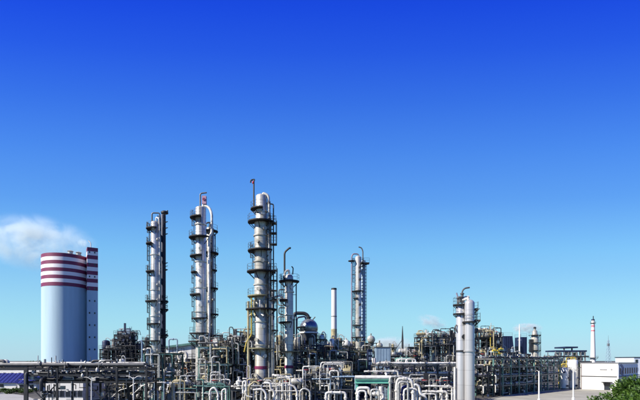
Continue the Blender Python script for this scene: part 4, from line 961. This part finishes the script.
b = MB(); b.box((0, 1.5, Z(347, D)), (3.4, 3.4, .16)); b.build('roof', 'grey', t)
for i in (-1.3, 1.3):
    for j in (.3, 2.7): piece('post', 'grey', t, (i, j, Z(356, D) / 2), (.25, .25, Z(356, D)))
piece('window', 'white', t, (0, -.03, Z(351, D)), (1.0, .1, .9))
D = 103; t = eq_drum((X(406, D), D + 3, Z(363.5, D) - .5), 0, S(15, D), S(2.9, D), 'teal'); tag(t, 'long pale green drum lying above the central rack', 'drum')
k = thing('drum_stand', (X(406, D), D + 3, 0), 'pair of steel trestles under the long pale green drum', 'stand')
for i in (-.3, .3):
    for j in (-.5, .5): piece('leg', 'grey', k, (i * S(15, D), j, (Z(363.5, D) - .5) / 2), (.25, .25, Z(363.5, D) - .5))
    piece('cap_beam', 'grey', k, (i * S(15, D), 0, Z(363.5, D) - .55), (.3, 1.5, .1))

# ------------------------------------------------------------------ dark vessels left
D = 150
for i, (px, y, rp) in enumerate(((106, 340, 3.6), (112, 338, 3.0), (121.5, 330.5, 4.2), (128, 337, 3.6), (135, 348, 2.4), (143, 350, 2.2))):
    t = eq_vessel((X(px, D), D + 2 * (i % 2), 0), S(rp, D), Z(y, D), ('navy', 'dark')[i % 2], True, -40 if i % 2 else 200); tag(t, f'{ORD[i]} from the left of the dark vessels right of the striped tower', 'vessel', 'dark vessels by the striped tower')
u = unit_px('dark unit by the striped tower', 'dark distant steel frame crowded with equipment right of the striped tower', 100, 148, 145, 6, (386, 372, 357, 349), 7, steel='dark', beam='dark')
u.fill((3, 5, 5, 6, 6), ('drum', 'vessel', 'valve'), ('dark', 'navy', 'dark'), rr); u.pipes(14, ['dark', 'grey', 'navy', 'dark'], rr, over=8); u.clutter(CL, ['dark', 'dark', 'navy', 'grey', 'pipe_silver'], rr); u.finish()
u = unit_px('dark tower frame by the striped tower', 'tall dark open frame tower right of the striped tower', 114.5, 131, 146, 5, (372, 357, 346, 339, 334.5), 3, steel='dark', beam='dark')
u.fill((0, 2, 2, 3, 3, 2), ('drum', 'valve', 'cabinet'), ('dark', 'navy'), rr); u.clutter(120, ['dark', 'dark', 'navy', 'grey'], rr); u.finish()
D = 146; b = MB(); b.tube([(X(110, D), D, Z(340.5, D)), (X(119, D), D, Z(340, D))], .12, 6, 0); o = b.build('pipe', 'grey', None, (X(110, D), D, Z(340.5, D))); tag(o, 'thin pipe bridging the gap between two dark vessels against the sky', 'pipe')

# low buildings seen under the bridge
def block(name, label, px0, px1, ytop, D, depth, wallm, rows, cols, roofm='trim', wy=(.35, .72), ws=(.9, 1.2)):
    x0, x1 = X(px0, D), X(px1, D); h = Z(ytop, D); L = x1 - x0; t = thing(name, ((x0 + x1) / 2, D, 0), label, 'building')
    b = MB(); b.box((0, depth / 2, h / 2), (L, depth, h)); b.build('wall', wallm, t)
    b = MB(); b.box((0, depth / 2, h + .12), (L + .5, depth + .5, .24)); b.build('roof', roofm, t)
    for r_ in range(rows):
        for c_ in range(cols):
            xx = -L / 2 + L * (c_ + .5) / cols; zz = h * (r_ + .55) / rows
            o = piece('window_frame', 'trim', t, (xx, -.03, zz), (ws[0] + .2, .1, ws[1] + .2)); 
            g = MB(); g.box((xx, -.07, zz), (ws[0], .08, ws[1])); g.build('window_pane', 'glass', t)
    return t
block('white_office', 'white two storey office with small dark windows seen under the pipe bridge', 41, 83, 372, 97, 10, 'wall', 2, 7)
block('pale_warehouse', 'long low pale warehouse behind the blue roofed sheds', -30, 62, 369.3, 205, 14, 'wall', 1, 12, 'trim')
def shed(px0, px1, D, label, yr=373.5, ye=382):
    x0, x1 = X(px0, D), X(px1, D); L = x1 - x0; ze, zr = Z(ye, D), Z(yr, D); t = thing('blue_roof_shed', ((x0 + x1) / 2, D, 0), label, 'shed')
    b = MB(); b.box((0, 4, ze / 2), (L, 8, ze)); b.build('wall', 'wall', t)
    b = MB(); b.beam((-L / 2 - .3, 1.85, (ze + zr) / 2), (L / 2 + .3, 1.85, (ze + zr) / 2), 5.2, .2)
    c = MB(); th = math.atan2(zr - ze, 4.5)
    c.add([(-L / 2 - .3, -.5, ze - .1), (L / 2 + .3, -.5, ze - .1), (L / 2 + .3, 4, zr), (-L / 2 - .3, 4, zr), (L / 2 + .3, 8.5, ze - .1), (-L / 2 - .3, 8.5, ze - .1),
           (-L / 2 - .3, -.5, ze - .3), (L / 2 + .3, -.5, ze - .3), (L / 2 + .3, 8.5, ze - .3), (-L / 2 - .3, 8.5, ze - .3)],
          [(0, 1, 2, 3), (3, 2, 4, 5), (6, 7, 1, 0), (7, 8, 4, 2, 1), (8, 9, 5, 4), (9, 6, 0, 3, 5), (9, 8, 7, 6)]); c.build('roof', 'blue', t)
    n = int(L / 1.2)
    q = MB()
    for i in range(n + 1): xx = -L / 2 + L * i / n; q.beam((xx, -.5, ze - .04), (xx, 4, zr + .06), .08, .1)
    q.build('roof_rib', 'blue', t)
    for i in range(max(2, int(L / 3))): piece('window', 'glass', t, (-L / 2 + 1.2 + i * 3, -.03, ze * .5), (1.1, .12, ze * .42))
shed(-12, 16, 140, 'blue roofed white shed cut by the picture edge', 373.5, 382); shed(17.5, 36, 136, 'shorter blue roofed white shed nearer the bridge posts', 374.5, 382.5)
D = 108
for i, (px, y) in enumerate(((85.5, 377), (92, 376), (98.5, 379), (104, 381))):
    t = eq_vessel((X(px, D), D, 0), S(2.6, D), Z(y, D), ('ltblue', 'white', 'ltblue', 'silver2')[i], False); tag(t, f'{ORD[i]} from the left of the pale tanks under the pipe bridge', 'tank', 'pale tanks under the pipe bridge')
u = unit_px('low frame under the bridge end', 'low dark frame of pipes and tanks under the end of the pipe bridge', 107, 145, 100, 8, (391, 379), 5, steel='dark', beam='dark')
u.fill((4, 5, 5), ('drum', 'vessel', 'valve', 'pump'), ('silver', 'white', 'dark', 'ltblue'), rr); u.pipes(14, PM + ['dark'], rr, over=5); u.clutter(CL, CM, rr); u.finish()
def bush(name, c, rx, ry, rz_, n, size, m, label, seed, cat='shrub', group=None, lobes=7, stem=True):
    q = random.Random(seed); t = thing(name, (c[0], c[1], 0), label, cat, 0, group)
    L = []
    for i in range(lobes):
        a = q.uniform(0, 2 * PI); u_ = q.uniform(.2, .75); L.append((rx * u_ * math.cos(a), ry * u_ * math.sin(a), c[2] + q.uniform(-.55, .6) * rz_, q.uniform(.32, .55)))
    vs = []; fs = []
    for i in range(n):
        lx, ly, lz, lr = q.choice(L); v = Vector((q.gauss(0, 1), q.gauss(0, 1), q.gauss(0, 1))).normalized() * (q.random() ** .35)
        p = Vector((lx + v.x * rx * lr, ly + v.y * ry * lr, lz + v.z * rz_ * lr))
        d = Vector((v.x + q.uniform(-.7, .7), v.y + q.uniform(-.7, .7), q.uniform(-.2, .9))).normalized(); s_ = size * q.uniform(.6, 1.4)
        e = d.cross(Vector((q.uniform(-1, 1), q.uniform(-1, 1), q.uniform(-1, 1)))).normalized() * s_ * .22
        o = len(vs); vs += [p, p + d * s_ * .5 + e, p + d * s_, p + d * s_ * .5 - e]; fs.append((o, o + 1, o + 2, o + 3))
    b = MB(); b.add(vs, fs); b.build('crown', m, t)
    if stem:
        b = MB(); b.tube([(0, 0, 0), (.1, .05, c[2] * .6), (0, 0, c[2])], [max(.05, rx * .05), max(.04, rx * .04), .03], 8, 0)
        for (lx, ly, lz, lr) in L: b.tube([(0, 0, c[2] * .55), (lx * .5, ly * .5, (c[2] * .55 + lz) / 2 + .1), (lx, ly, lz)], [rx * .025, rx * .018, .02], 6, 0)
        b.build('trunk', 'bark', t)
    return t
for i in range(9):
    px = -4 + i * 4.6; D = 121 + (i % 3) * 4; bush('shrub', (X(px, D), D, .5), 1.5, 1.2, .5 + .15 * (i % 2), 700, .35, 'leaf2', f'{ORD[i]} green shrub from the left in front of the blue roofed sheds', i, 'shrub', 'shrubs before the sheds', 5)

# ------------------------------------------------------------------ right side buildings
def white_building():
    D = 141; x0 = X(580.5, D); t = thing('white_building', (x0, D, 0), 'bright white two storey building with a dark line between its floors', 'building', R(-44.6))
    L, h, dep = 9.9, Z(363.2, D), 27.0
    b = MB(); b.box((L / 2, dep / 2, h / 2), (L, dep, h)); b.build('wall', 'wall', t)
    b = MB(); b.box((L / 2, dep / 2, h + .1), (L + .3, dep + .3, .2)); b.build('roof', 'trim', t)
    b = MB(); b.box((L / 2 - .1, -.06, Z(376, D)), (L - .4, .14, .22)); b.build('string_course', 'dark', t)
    b = MB(); b.box((L * .72, -.75, Z(381.3, D)), (2.6, 1.5, .18)); b.build('door_canopy', 'dark', t)
    dr = MB(); dr.box((L * .72, -.03, 1.1), (1.6, .12, 2.2)); d = dr.build('door', 'glass', t)
    b = MB(); b.box((L * .62, -.04, Z(369.4, D)), (1.9, .08, .28)); b.build('name_board', 'trim', t)
    b = MB(); b.lathe([(.02, -.08), (.22, -.08), (.22, .03), (.02, .03)], (L * .83, 0, Z(369.2, D)), 10, 'y'); b.build('wall_lamp', 'trim', t)
    b = MB(); b.tube([(.25, -.12, 0), (.25, -.12, h - .2)], .07, 6, 0); b.build('downpipe', 'rust', t)
    # long side with two rows of windows; a bluish panel colours in its shade
    b = MB(); b.box((L + .03, dep / 2, h / 2 - .25), (.1, dep - .1, h - .6)); b.build('side_shade_panel', 'wall_blue', t)
    for r_ in range(2):
        for c_ in range(8):
            yy = 2.0 + c_ * 3.2; zz = 1.9 + r_ * 3.7
            f = MB(); f.box((L + .1, yy, zz), (.12, 1.8, 2.0)); fo = f.build('window', 'white', t)
            for e in (-.42, .42):
                g = MB(); g.box((L + .15, yy + e, zz), (.1, .72, 1.76)); g.build('window_pane', 'glass', fo)
    b = MB(); b.box((L + .35, dep / 2, 4.0), (.5, dep, .2)); b.build('ledge', 'navy', t)
    q = MB(); q.tube([(L + .5, .6, h - .3), (L + 1.2, .5, h - 1.5), (L + .6, .5, h - 2.6), (L + 1.3, .5, h - 4), (L + .6, .5, 1)], .28, 8); q.build('side_duct', 'navy', t)
white_building()
block('far_office', 'pale blue office behind the green tree at the picture edge', 634, 665, 357.5, 190, 12, 'wall_blue', 3, 6, 'dark')
for (px, py0, py1, rp, lab) in ((575.5, 359.5, 388.8, 5.4, 'taller white storage tank beside the white building'), (567, 367.2, 389.2, 4.6, 'shorter white storage tank at the end of the yard rack')):
    D = GD(py1); t = thing('storage_tank', (X(px, D), D + 2, 0), lab, 'tank'); r = S(rp, D); h = Z(py0, D)
    b = MB(); b.lathe([(r, .3), (r, h - .4)] + dome(r, h - .4, .25)[1:], n=30); b.build('shell', 'white', t)
    b = MB(); b.lathe([(r * 1.08, 0), (r * 1.08, .3)], n=30); b.build('plinth', 'concrete', t)
    b = MB(); b.ringrail(h - .4, r - .08, 0, 2 * PI); b.build('railing', 'grey', t); ladder(t, r, .4, h, -10, 'grey')
    b = MB()
    for q in (.33, .66): flange(b, r - .06, h * q)
    b.build('hoop', 'white', t)
    for (zz, a) in ((1.0, -80), (3.4, -60), (5.2, -110)): nozzle(t, r, zz, a, .35, .22, 'navy', 'manhole')
    pipe_part(t, [(r * .2, -.1, h), (r * .2, -.1, h + .8), (-r - .35, -.5, h + .5), (-r - .35, -.5, .4)], .12, 'yellow')
for i, (px, D, y) in enumerate(((561.5, 142, 364), (563.2, 144, 361), (571, 146, 357.5))):
    b = MB(); x = X(px, D); b.tube([(x, D, 0), (x, D, Z(y, D)), (x + 1.5, D, Z(y, D)), (x + 1.5, D, Z(y, D) - 1.6)], .2, 8)
    o = b.build('pipe', 'yellow' if i != 1 else 'olive', None, (x, D, 0)); tag(o, ['lowest yellow hooked pipe beside the shorter white tank', 'olive hooked pipe beside the shorter white tank', 'tall yellow hooked pipe behind the taller white tank'][i], 'pipe')
# far layered frame building
D = 210; t = thing('open_frame_building', (X(572, D), D, 0), 'distant open building with dark layered roofs above the white tanks', 'building')
for (y, p0, p1, m) in ((362, 552, 592, 'dark'), (356.5, 554, 589, 'dark'), (351, 556, 587, 'navy'), (347.3, 565.5, 578, 'navy')):
    b = MB(); b.box(((X(p0, D) + X(p1, D)) / 2 - X(572, D), 5, Z(y, D)), (X(p1, D) - X(p0, D), 10, .7)); b.build('roof_slab', m, t)
for i in range(8):
    xx = X(556 + i * 4.2, D) - X(572, D); piece('post', 'trim', t, (xx, .3, Z(351.5, D) / 2), (.5, .5, Z(351.5, D)))
for i in range(2): piece('post', 'trim', t, (X(567.5 + i * 8, D) - X(572, D), 3, (Z(351, D) + Z(347.6, D)) / 2), (.5, .5, Z(347.6, D) - Z(351, D)))
for i, (p0, p1, y, m) in enumerate(((558, 564, 354, 'white'), (566, 573, 353.6, 'wall'), (575, 580, 354, 'cream'), (560, 566, 359.5, 'white'), (569, 576, 359, 'cream'), (579, 585, 359, 'navy'), (582, 586.5, 353.5, 'ltblue'))):
    piece('wall_panel', m, t, ((X(p0, D) + X(p1, D)) / 2 - X(572, D), 2, Z(y, D)), (X(p1, D) - X(p0, D), .5, S(3.2, D)))
# far banded chimney and lattice mast
t, h = chimney(593, 340, S(2.7, 340), S(1.45, 340), 319.5, 'tall tapering white chimney with dark red bands, behind the white building', 'sack', 'banded_chimney',
               ((319.2, 320.6, 'navy'), (325, 327.2, 'pale_red'), (330, 331.4, 'pale_red')))
platform(t, Z(323, 340), S(1.5, 340), .8, 0, 359); platform(t, Z(357.5, 340), S(2.6, 340), 1.6, 0, 359)
b = MB(); b.tube([(.2, 0, h), (.2, 0, h + 2.6)], .3, 6, 0); b.build('lightning_rod', 'dark', t)
D = 380; t = thing('lattice_mast', (X(608.3, D), D, 0), 'faint lattice mast to the right of the banded chimney', 'mast'); h = Z(340, D)
for (i, j) in ((-1, -1), (1, -1), (1, 1), (-1, 1)): strut('leg', 'ltblue', t, (i * 2.0, j * 2.0, 0), (i * .4, j * .4, h), .2)
q = MB(); n = 9
for k in range(n):
    z0, z1 = h * k / n, h * (k + 1) / n; w0, w1 = 2.0 - 1.6 * k / n, 2.0 - 1.6 * (k + 1) / n
    q.beam((-w0, -w0, z0), (w1, -w1, z1), .13); q.beam((w0, -w0, z0), (-w1, -w1, z1), .13); q.beam((-w0, w0, z0), (-w1, -w1, z1), .12); q.beam((w0, w0, z0), (w1, -w1, z1), .12)
q.build('lattice', 'ltblue', t)['kind'] = 'stuff'
b = MB(); b.lathe([(.9, h - 5), (.9, h - 2.8)], n=10); b.lathe([(.12, h), (.05, h + 4)], n=6); b.build('antenna', 'grey', t)

# ------------------------------------------------------------------ lamp posts
def lamp(px, D, ytop, label, arms=2, m='white', r=.11, arm=1.3):
    t = thing('street_lamp', (X(px, D), D, 0), label, 'street lamp', 0, 'lamp posts'); h = Z(ytop, D)
    b = MB(); b.lathe([(r * 1.8, 0), (r * 1.8, .8), (r, .9), (r * .7, h)], n=10); b.build('post', m, t)
    for s_ in ((-1, 1) if arms == 2 else (-1,)):
        b = MB(); b.tube([(0, 0, h - .3), (s_ * arm * .5, 0, h + .15), (s_ * arm, 0, h + .1)], .05, 6, .3); b.build('arm', m, t)
        b = MB(); b.box((s_ * (arm + .3), 0, h + .1), (.8, .28, .16)); b.build('lamp_head', 'grey', t)
lamp(27, 112, 380, 'white lamp post in front of the blue roofed sheds'); lamp(91.5, 72, 378, 'white double lamp post below the pipe bridge'); lamp(133.5, 70, 377, 'white lamp post near the foot of the leftmost column')
lamp(539, 95, 371, 'plain white lamp post at the left of the concrete yard', 1, r=.16, arm=.7); lamp(573.3, 98, 368, 'white lamp post on the concrete yard before the white tanks', 2, r=.16, arm=.9)

# ------------------------------------------------------------------ foreground white piping
def fpipe(pxs, D, r, m, label, n=12, name='insulated_pipe', bend=.7):
    pts = [(X(p, D + (q[0] if q else 0)), D + (q[0] if q else 0), Z(y, D)) for p, y, *q in pxs]
    r *= .64; bend = .4
    b = MB(); b.tube(pts, r, n, bend)
    for q in range(len(pts) - 1):
        u_ = Vector(pts[q + 1]) - Vector(pts[q]); k_ = int(u_.length / 1.4); un = u_.normalized()
        for i in range(1, k_):
            c = Vector(pts[q]) + u_ * (i / k_); un = u_.normalized(); b.tube([c - un * .05, c + un * .05], r * 1.1, n, 0)
        if u_.length > 1.6:
            for e in (.75, -.75):
                c = Vector(pts[q]) + un * e if e > 0 else Vector(pts[q + 1]) + un * e
                for g in (-.06, .06): b.tube([c + un * (g - .04), c + un * (g + .04)], r * 1.55, n, 0)
    o = b.build(name, m, None, pts[0]); return tag(o, label, 'pipe', 'foreground insulated pipes')
def gz(D): return HOR + CAMH * FPX / D
FD = 64
fpipe([(326, gz(FD)), (326, 392.5), (345.5, 392.5), (345.5, gz(FD))], FD, .26, 'pipe_white', 'wide square white pipe loop low in front of the globe frame')
fpipe([(357.5, gz(FD)), (357.5, 388), (369, 388), (369, 394), (383, 394), (383, gz(FD))], FD, .36, 'pipe_white', 'thick white pipe bending twice below the green beam')
fpipe([(381, gz(66)), (381, 386.5)], 66, .5, 'pipe_white', 'fat white upright pipe end below the green beam')
fpipe([(396.5, gz(62)), (396.5, 385), (398, 378.5), (411, 379.5), (413, 387), (413, gz(62))], 62, .3, 'pipe_white', 'tall white arch of pipe right of the green beam')
fpipe([(402, gz(64)), (402, 387), (408, 386), (408, gz(64))], 64, .24, 'blue', 'small blue pipe arch inside the tall white arch')
fpipe([(414, gz(66)), (414, 384), (419, 386), (420, 394), (426, 397), (426, gz(66))], 66, .3, 'pipe_white', 'white pipe stepping down right of the tall arch')
fpipe([(390, gz(63)), (390, 376.5), (405, 377), (405, 383.5, 2)], 63, .24, 'pipe_silver', 'silver pipe bending over the tall white arch')
fpipe([(364, 371.5), (398, 371.2), (398, 376), (402, 376.5)], 78, .24, 'pipe_white', 'long thin white pipe above the green beam')
fpipe([(425, 386), (452, 386.5), (452, gz(80))], 80, .24, 'pipe_white', 'upper white pipe low beside the white column pair')
fpipe([(422, 391.5), (447, 392), (447, gz(76))], 76, .3, 'pipe_white', 'lower white pipe low beside the white column pair')
fpipe([(341, gz(78)), (341, 371), (339, 368)], 78, .22, 'ltblue', 'pale blue upright pipe left of the green beam')
fpipe([(344, gz(80)), (344, 362.5), (321, 362.5), (321, gz(80))], 80, .18, 'pipe_white', 'tall square white pipe frame under the globe')
fpipe([(335, gz(80)), (335, 367)], 80, .24, 'navy', 'navy upright pipe under the globe')
fpipe([(130, 397), (142, 386), (150, 382.5), (166, 382.3)], 84, .13, 'pipe_white', 'thin white pipe curving down to the left of the leftmost column')
fpipe([(196.8, 362), (196.8, gz(90))], 90, .18, 'white', 'tall thin white upright pipe between the two left columns')
fpipe([(186, 389.5), (197, 389.2)], 88, .2, 'cream', 'short cream pipe stub low between the two left columns')
fpipe([(243, 393), (243, 381.5), (246, 381), (246, 396), (252, 397)], 70, .24, 'pipe_white', 'white square hooked pipe left of the tallest column foot')
fpipe([(249, gz(70)), (249, 386), (255, 381), (259, 384)], 70, .2, 'cream', 'cream bent pipe in front of the tallest column foot')
fpipe([(264, 383), (270.5, 383), (270.5, 389), (274, 391), (274, gz(70))], 70, .3, 'pipe_white', 'white stepped pipe right of the tallest column foot')
fpipe([(253, 390), (262, 389), (266, 393), (266, gz(69))], 69, .26, 'pipe_white', 'short white elbow pipe at the tallest column foot')
fpipe([(287.5, 385), (294, 386), (297, 391), (297, gz(72))], 72, .26, 'pipe_white', 'white elbow pipe at the gooseneck column foot')
fpipe([(300, gz(70)), (300, 391), (304, 388), (310, 391), (310, gz(70))], 70, .22, 'pipe_silver', 'silver arched pipe right of the gooseneck column foot')
fpipe([(247, gz(74)), (247, 366)], 74, .13, 'lilac', 'thin lilac upright pipe beside the tallest column'); fpipe([(250, gz(74)), (250, 366), (247.8, 366)], 74, .12, 'pipe_white', 'thin white upright pipe beside the lilac one')
fpipe([(210, gz(72)), (210, 390), (214, 387), (218, 392), (218, gz(72))], 72, .26, 'pipe_white', 'white arched pipe under the green decks'); fpipe([(222, gz(74)), (222, 390), (226, 388.5), (226, gz(74))], 74, .2, 'white', 'second white arched pipe under the green decks')
fpipe([(150, gz(80)), (150, 392), (154, 389), (158, 392), (158, gz(80))], 80, .26, 'pipe_white', 'white arched pipe at the leftmost column foot')
fpipe([(112, 397), (120, 390), (128, 388), (136, 383)], 86, .12, 'pipe_silver', 'thin sloping silver pipe below the bridge end')
for (ph, lab, p0, p1, D, tops, nx, n, mm) in (('low stand at the tallest column', 'low pipe stand packed with valves at the foot of the tallest column', 232, 300, 75, (389,), 6, 26, ['pipe_white', 'cream', 'pipe_silver', 'pipe_white']),
        ('low stand under the globe', 'low pipe stand of small silver pipes in front of the globe frame', 303, 352, 78, (390, 378), 5, 22, ['pipe_white', 'pipe_silver', 'grey', 'ltblue']),
        ('low stand below the green decks', 'low pipe stand with white pipes in front of the green decks', 172, 228, 76, (390,), 5, 18, ['pipe_white', 'pipe_silver', 'cream', 'teal']),
        ('low stand before the central rack', 'low pipe stand of white pipes in front of the central rack', 394, 452, 82, (390,), 5, 16, ['pipe_white', 'pipe_silver', 'grey'])):
    u = unit_px(ph, lab, p0, p1, D, 3, tops, nx, steel='grey', beam='grey', floor='black', brace=False)
    u.fill([0] + [6] * len(tops), ('valve', 'valve', 'pump', 'drum'), ('silver', 'white', 'cream'), rr); u.pipes(n, mm, rr, .06, .14, over=6); u.clutter(70, CM + ['cream', 'pipe_white'], rr); u.finish()
for q in ((398.5, 408, 382, 60, .2, 'pipe_silver', 'silver pipe arch nested low inside the tall white arch'), (404, 417, 389, 60.8, .2, 'pipe_white', 'low white pipe arch in front of the tall white arch'), (358, 366, 391, 62, .22, 'pipe_white', 'small white pipe arch below the left end of the green beam'),
          (371, 379, 389.5, 63, .2, 'pipe_silver', 'small silver pipe arch below the middle of the green beam'), (420, 436, 394, 66, .16, 'pipe_white', 'wide thin white pipe arch left of the white column pair')):
    p0, p1, yy, D, r, m, lab = q; fpipe([(p0, gz(D)), (p0, yy), (p1, yy), (p1, gz(D))], D, r, m, lab)
# pale green beam on its own stand
D = 70
t = thing('green_gantry', (X(373, D), D, 0), 'pale green gantry beam with a white pipe saddle in front of the hut', 'gantry')
x0, x1 = X(355, D) - X(373, D), X(391, D) - X(373, D); zt = Z(381.5, D)
b = MB(); b.box(((x0 + x1) / 2, 0, zt), (x1 - x0, .5, .42)); b.box(((x0 + x1) / 2, 0, zt + .25), (x1 - x0, .8, .08)); b.box(((x0 + x1) / 2, 0, zt - .25), (x1 - x0, .8, .08)); b.build('beam', 'green', t)
for xx in (x0 + .3, x1 - .3):
    piece('post', 'green', t, (xx, 0, (zt - .3) / 2), (.35, .35, zt - .3))
b = MB(); b.tube([(x0, -.1, zt + .62), (x1, -.1, zt + .62)], .33, 12, 0); o = b.build('insulated_pipe', 'pipe_white', None, (0, 0, 0)); o.location = t.location; tag(o, 'white pipe resting on the pale green gantry beam', 'pipe', 'foreground insulated pipes')

# ------------------------------------------------------------------ green tree at the right edge
bush('broadleaf_tree', (X(645, 36), 36, 4.9), 3.7, 3.2, 2.5, 26000, .26, 'leaf', 'bright green leafy tree in the lower corner beside the concrete yard', 3, 'tree', None, 12)

# far tree belt and sheds closing the horizon
q = random.Random(9); b = MB(); vs = []; fs = []
for i in range(9000):
    x = q.uniform(-700, 900); y = 520 + q.uniform(0, 60) + 40 * math.sin(x * .01); h = q.uniform(0, 1) ** .6 * (5.0 + 2 * math.sin(x * .05) + 1.2 * math.sin(x * .31))
    s_ = q.uniform(1.2, 2.6); d = Vector((q.uniform(-1, 1), q.uniform(-1, 1), q.uniform(-.4, 1))).normalized() * s_; e = d.cross(Vector((q.uniform(-1, 1), q.uniform(-1, 1), q.uniform(-1, 1)))).normalized() * s_ * .4
    p = Vector((x, y, h)); o = len(vs); vs += [p, p + d * .5 + e, p + d, p + d * .5 - e]; fs.append((o, o + 1, o + 2, o + 3))
b.add(vs, fs); o = b.build('tree_belt', 'leaf2'); tag(o, 'low dark belt of trees along the far horizon', 'trees', None, 'stuff')

# ------------------------------------------------------------------ steam
def steam(c, dims, dens, label, rot=0, seed=0.0, nscale=1.6, lo=.43, hi=.62):
    m = bpy.data.materials.new('steam'); m.use_nodes = True; n = m.node_tree.nodes; l = m.node_tree.links; n.remove(n['Principled BSDF'])
    v = n.new('ShaderNodeVolumePrincipled'); v.inputs['Color'].default_value = (.90, 1.0, .97, 1); v.inputs['Anisotropy'].default_value = .2
    t = n.new('ShaderNodeTexCoord'); ln = n.new('ShaderNodeVectorMath'); ln.operation = 'LENGTH'; l.new(t.outputs['Object'], ln.inputs[0])
    mr = n.new('ShaderNodeMapRange'); mr.inputs['From Min'].default_value = 1; mr.inputs['From Max'].default_value = .35; mr.interpolation_type = 'SMOOTHSTEP'; l.new(ln.outputs['Value'], mr.inputs['Value'])
    mp = n.new('ShaderNodeMapping'); mp.inputs['Location'].default_value = (seed, seed * 2, 0); mp.inputs['Scale'].default_value = (dims[0] / dims[2] * .7, 1, 1); l.new(t.outputs['Object'], mp.inputs[0])
    nz = n.new('ShaderNodeTexNoise'); nz.inputs['Scale'].default_value = nscale; nz.inputs['Detail'].default_value = 8; nz.inputs['Roughness'].default_value = .62; nz.inputs['Distortion'].default_value = .5; l.new(mp.outputs[0], nz.inputs['Vector'])
    m2 = n.new('ShaderNodeMapRange'); m2.inputs['From Min'].default_value = lo; m2.inputs['From Max'].default_value = hi; l.new(nz.outputs['Fac'], m2.inputs['Value'])
    mu = n.new('ShaderNodeMath'); mu.operation = 'MULTIPLY'; l.new(mr.outputs['Result'], mu.inputs[0]); l.new(m2.outputs['Result'], mu.inputs[1])
    m3 = n.new('ShaderNodeMath'); m3.operation = 'MULTIPLY'; m3.inputs[1].default_value = dens; l.new(mu.outputs[0], m3.inputs[0]); l.new(m3.outputs[0], v.inputs['Density'])
    l.new(v.outputs[0], n['Material Output'].inputs['Volume'])
    b = MB(); P = [(math.sin(PI * i / 12) + .0005, -math.cos(PI * i / 12)) for i in range(13)]; b.lathe(P, n=20)
    o = b.build('steam_plume', m); o.location = c; o.scale = dims; o.rotation_euler = (0, rot, 0); tag(o, label, 'steam', None, 'stuff'); return o
D = 172
steam((X(28, D), D + 4, Z(240, D)), (S(74, D), 9, S(32, D)), .22, 'white steam plume drifting left from the striped tower', R(8), .3)
steam((X(83, D), D, Z(243, D)), (S(6, D), 2, S(5, D)), .4, 'small wisp of steam at the top of the stair shaft', 0, 2.1)
D = 420
steam((X(392, D), D, Z(347, D)), (S(28, D), 14, S(12, D)), .35, 'pale steam cloud low behind the pale blue hut', 0, 4.2)
steam((X(432, D), D, Z(322, D)), (S(18, D), 10, S(8, D)), .2, 'faint pinkish steam puff above the upright tanks', R(15), 6.1)
steam((X(527, D), D, Z(328, D)), (S(17, D), 10, S(6, D)), .35, 'faint steam puff beside the stubby grey tower', 0, 8.4)

# ------------------------------------------------------------------ pipes: those that show largest stay things of their own, the slightest are joined
GONE = set()
bpy.context.view_layer.update()
dg = bpy.context.evaluated_depsgraph_get(); eye = Vector(cam.location); scores = []
for o, W, r in PIPES:
    vis = 0.0
    for p, q in zip(W, W[1:]):
        n = max(1, int((q - p).length / .7))
        for i in range(n):
            c = p.lerp(q, (i + .5) / n); d = c - eye; L = d.length
            hit, loc, nor, idx, ob, mx = sc.ray_cast(dg, eye, d.normalized(), distance=L + 1)
            if (hit and ob is not None and ob.name == o.name) and c.z > CAMH - (400 - HOR) / FPX * c.y: vis += (q - p).length / n * r / (c.y * c.y)
    scores.append((vis, o))
scores.sort(key=lambda t_: -t_[0])
rest = [o for v_, o in scores[225:]]
byname = {}
for o in rest: byname.setdefault(o.data.materials[0].name, []).append(o)
big = MB(); mats_ = []; fm = []
for mn, os_ in byname.items():
    mats_.append(os_[0].data.materials[0])
    for o in os_:
        off = Vector(o.location); n0 = len(big.f)
        big.add([v.co + off for v in o.data.vertices], [tuple(p.vertices) for p in o.data.polygons]); fm += [len(mats_) - 1] * (len(big.f) - n0); GONE.add(o.name)
if rest:
    jo = big.build('minor_pipes', mats_[0])
    for m_ in mats_[1:]: jo.data.materials.append(m_)
    jo.data.polygons.foreach_set('material_index', fm); tag(jo, 'tangle of lesser pipes half hidden in the frames of the plant', 'pipes', None, 'stuff')
for f_ in DEFER: f_()
for o in rest: bpy.data.objects.remove(o)
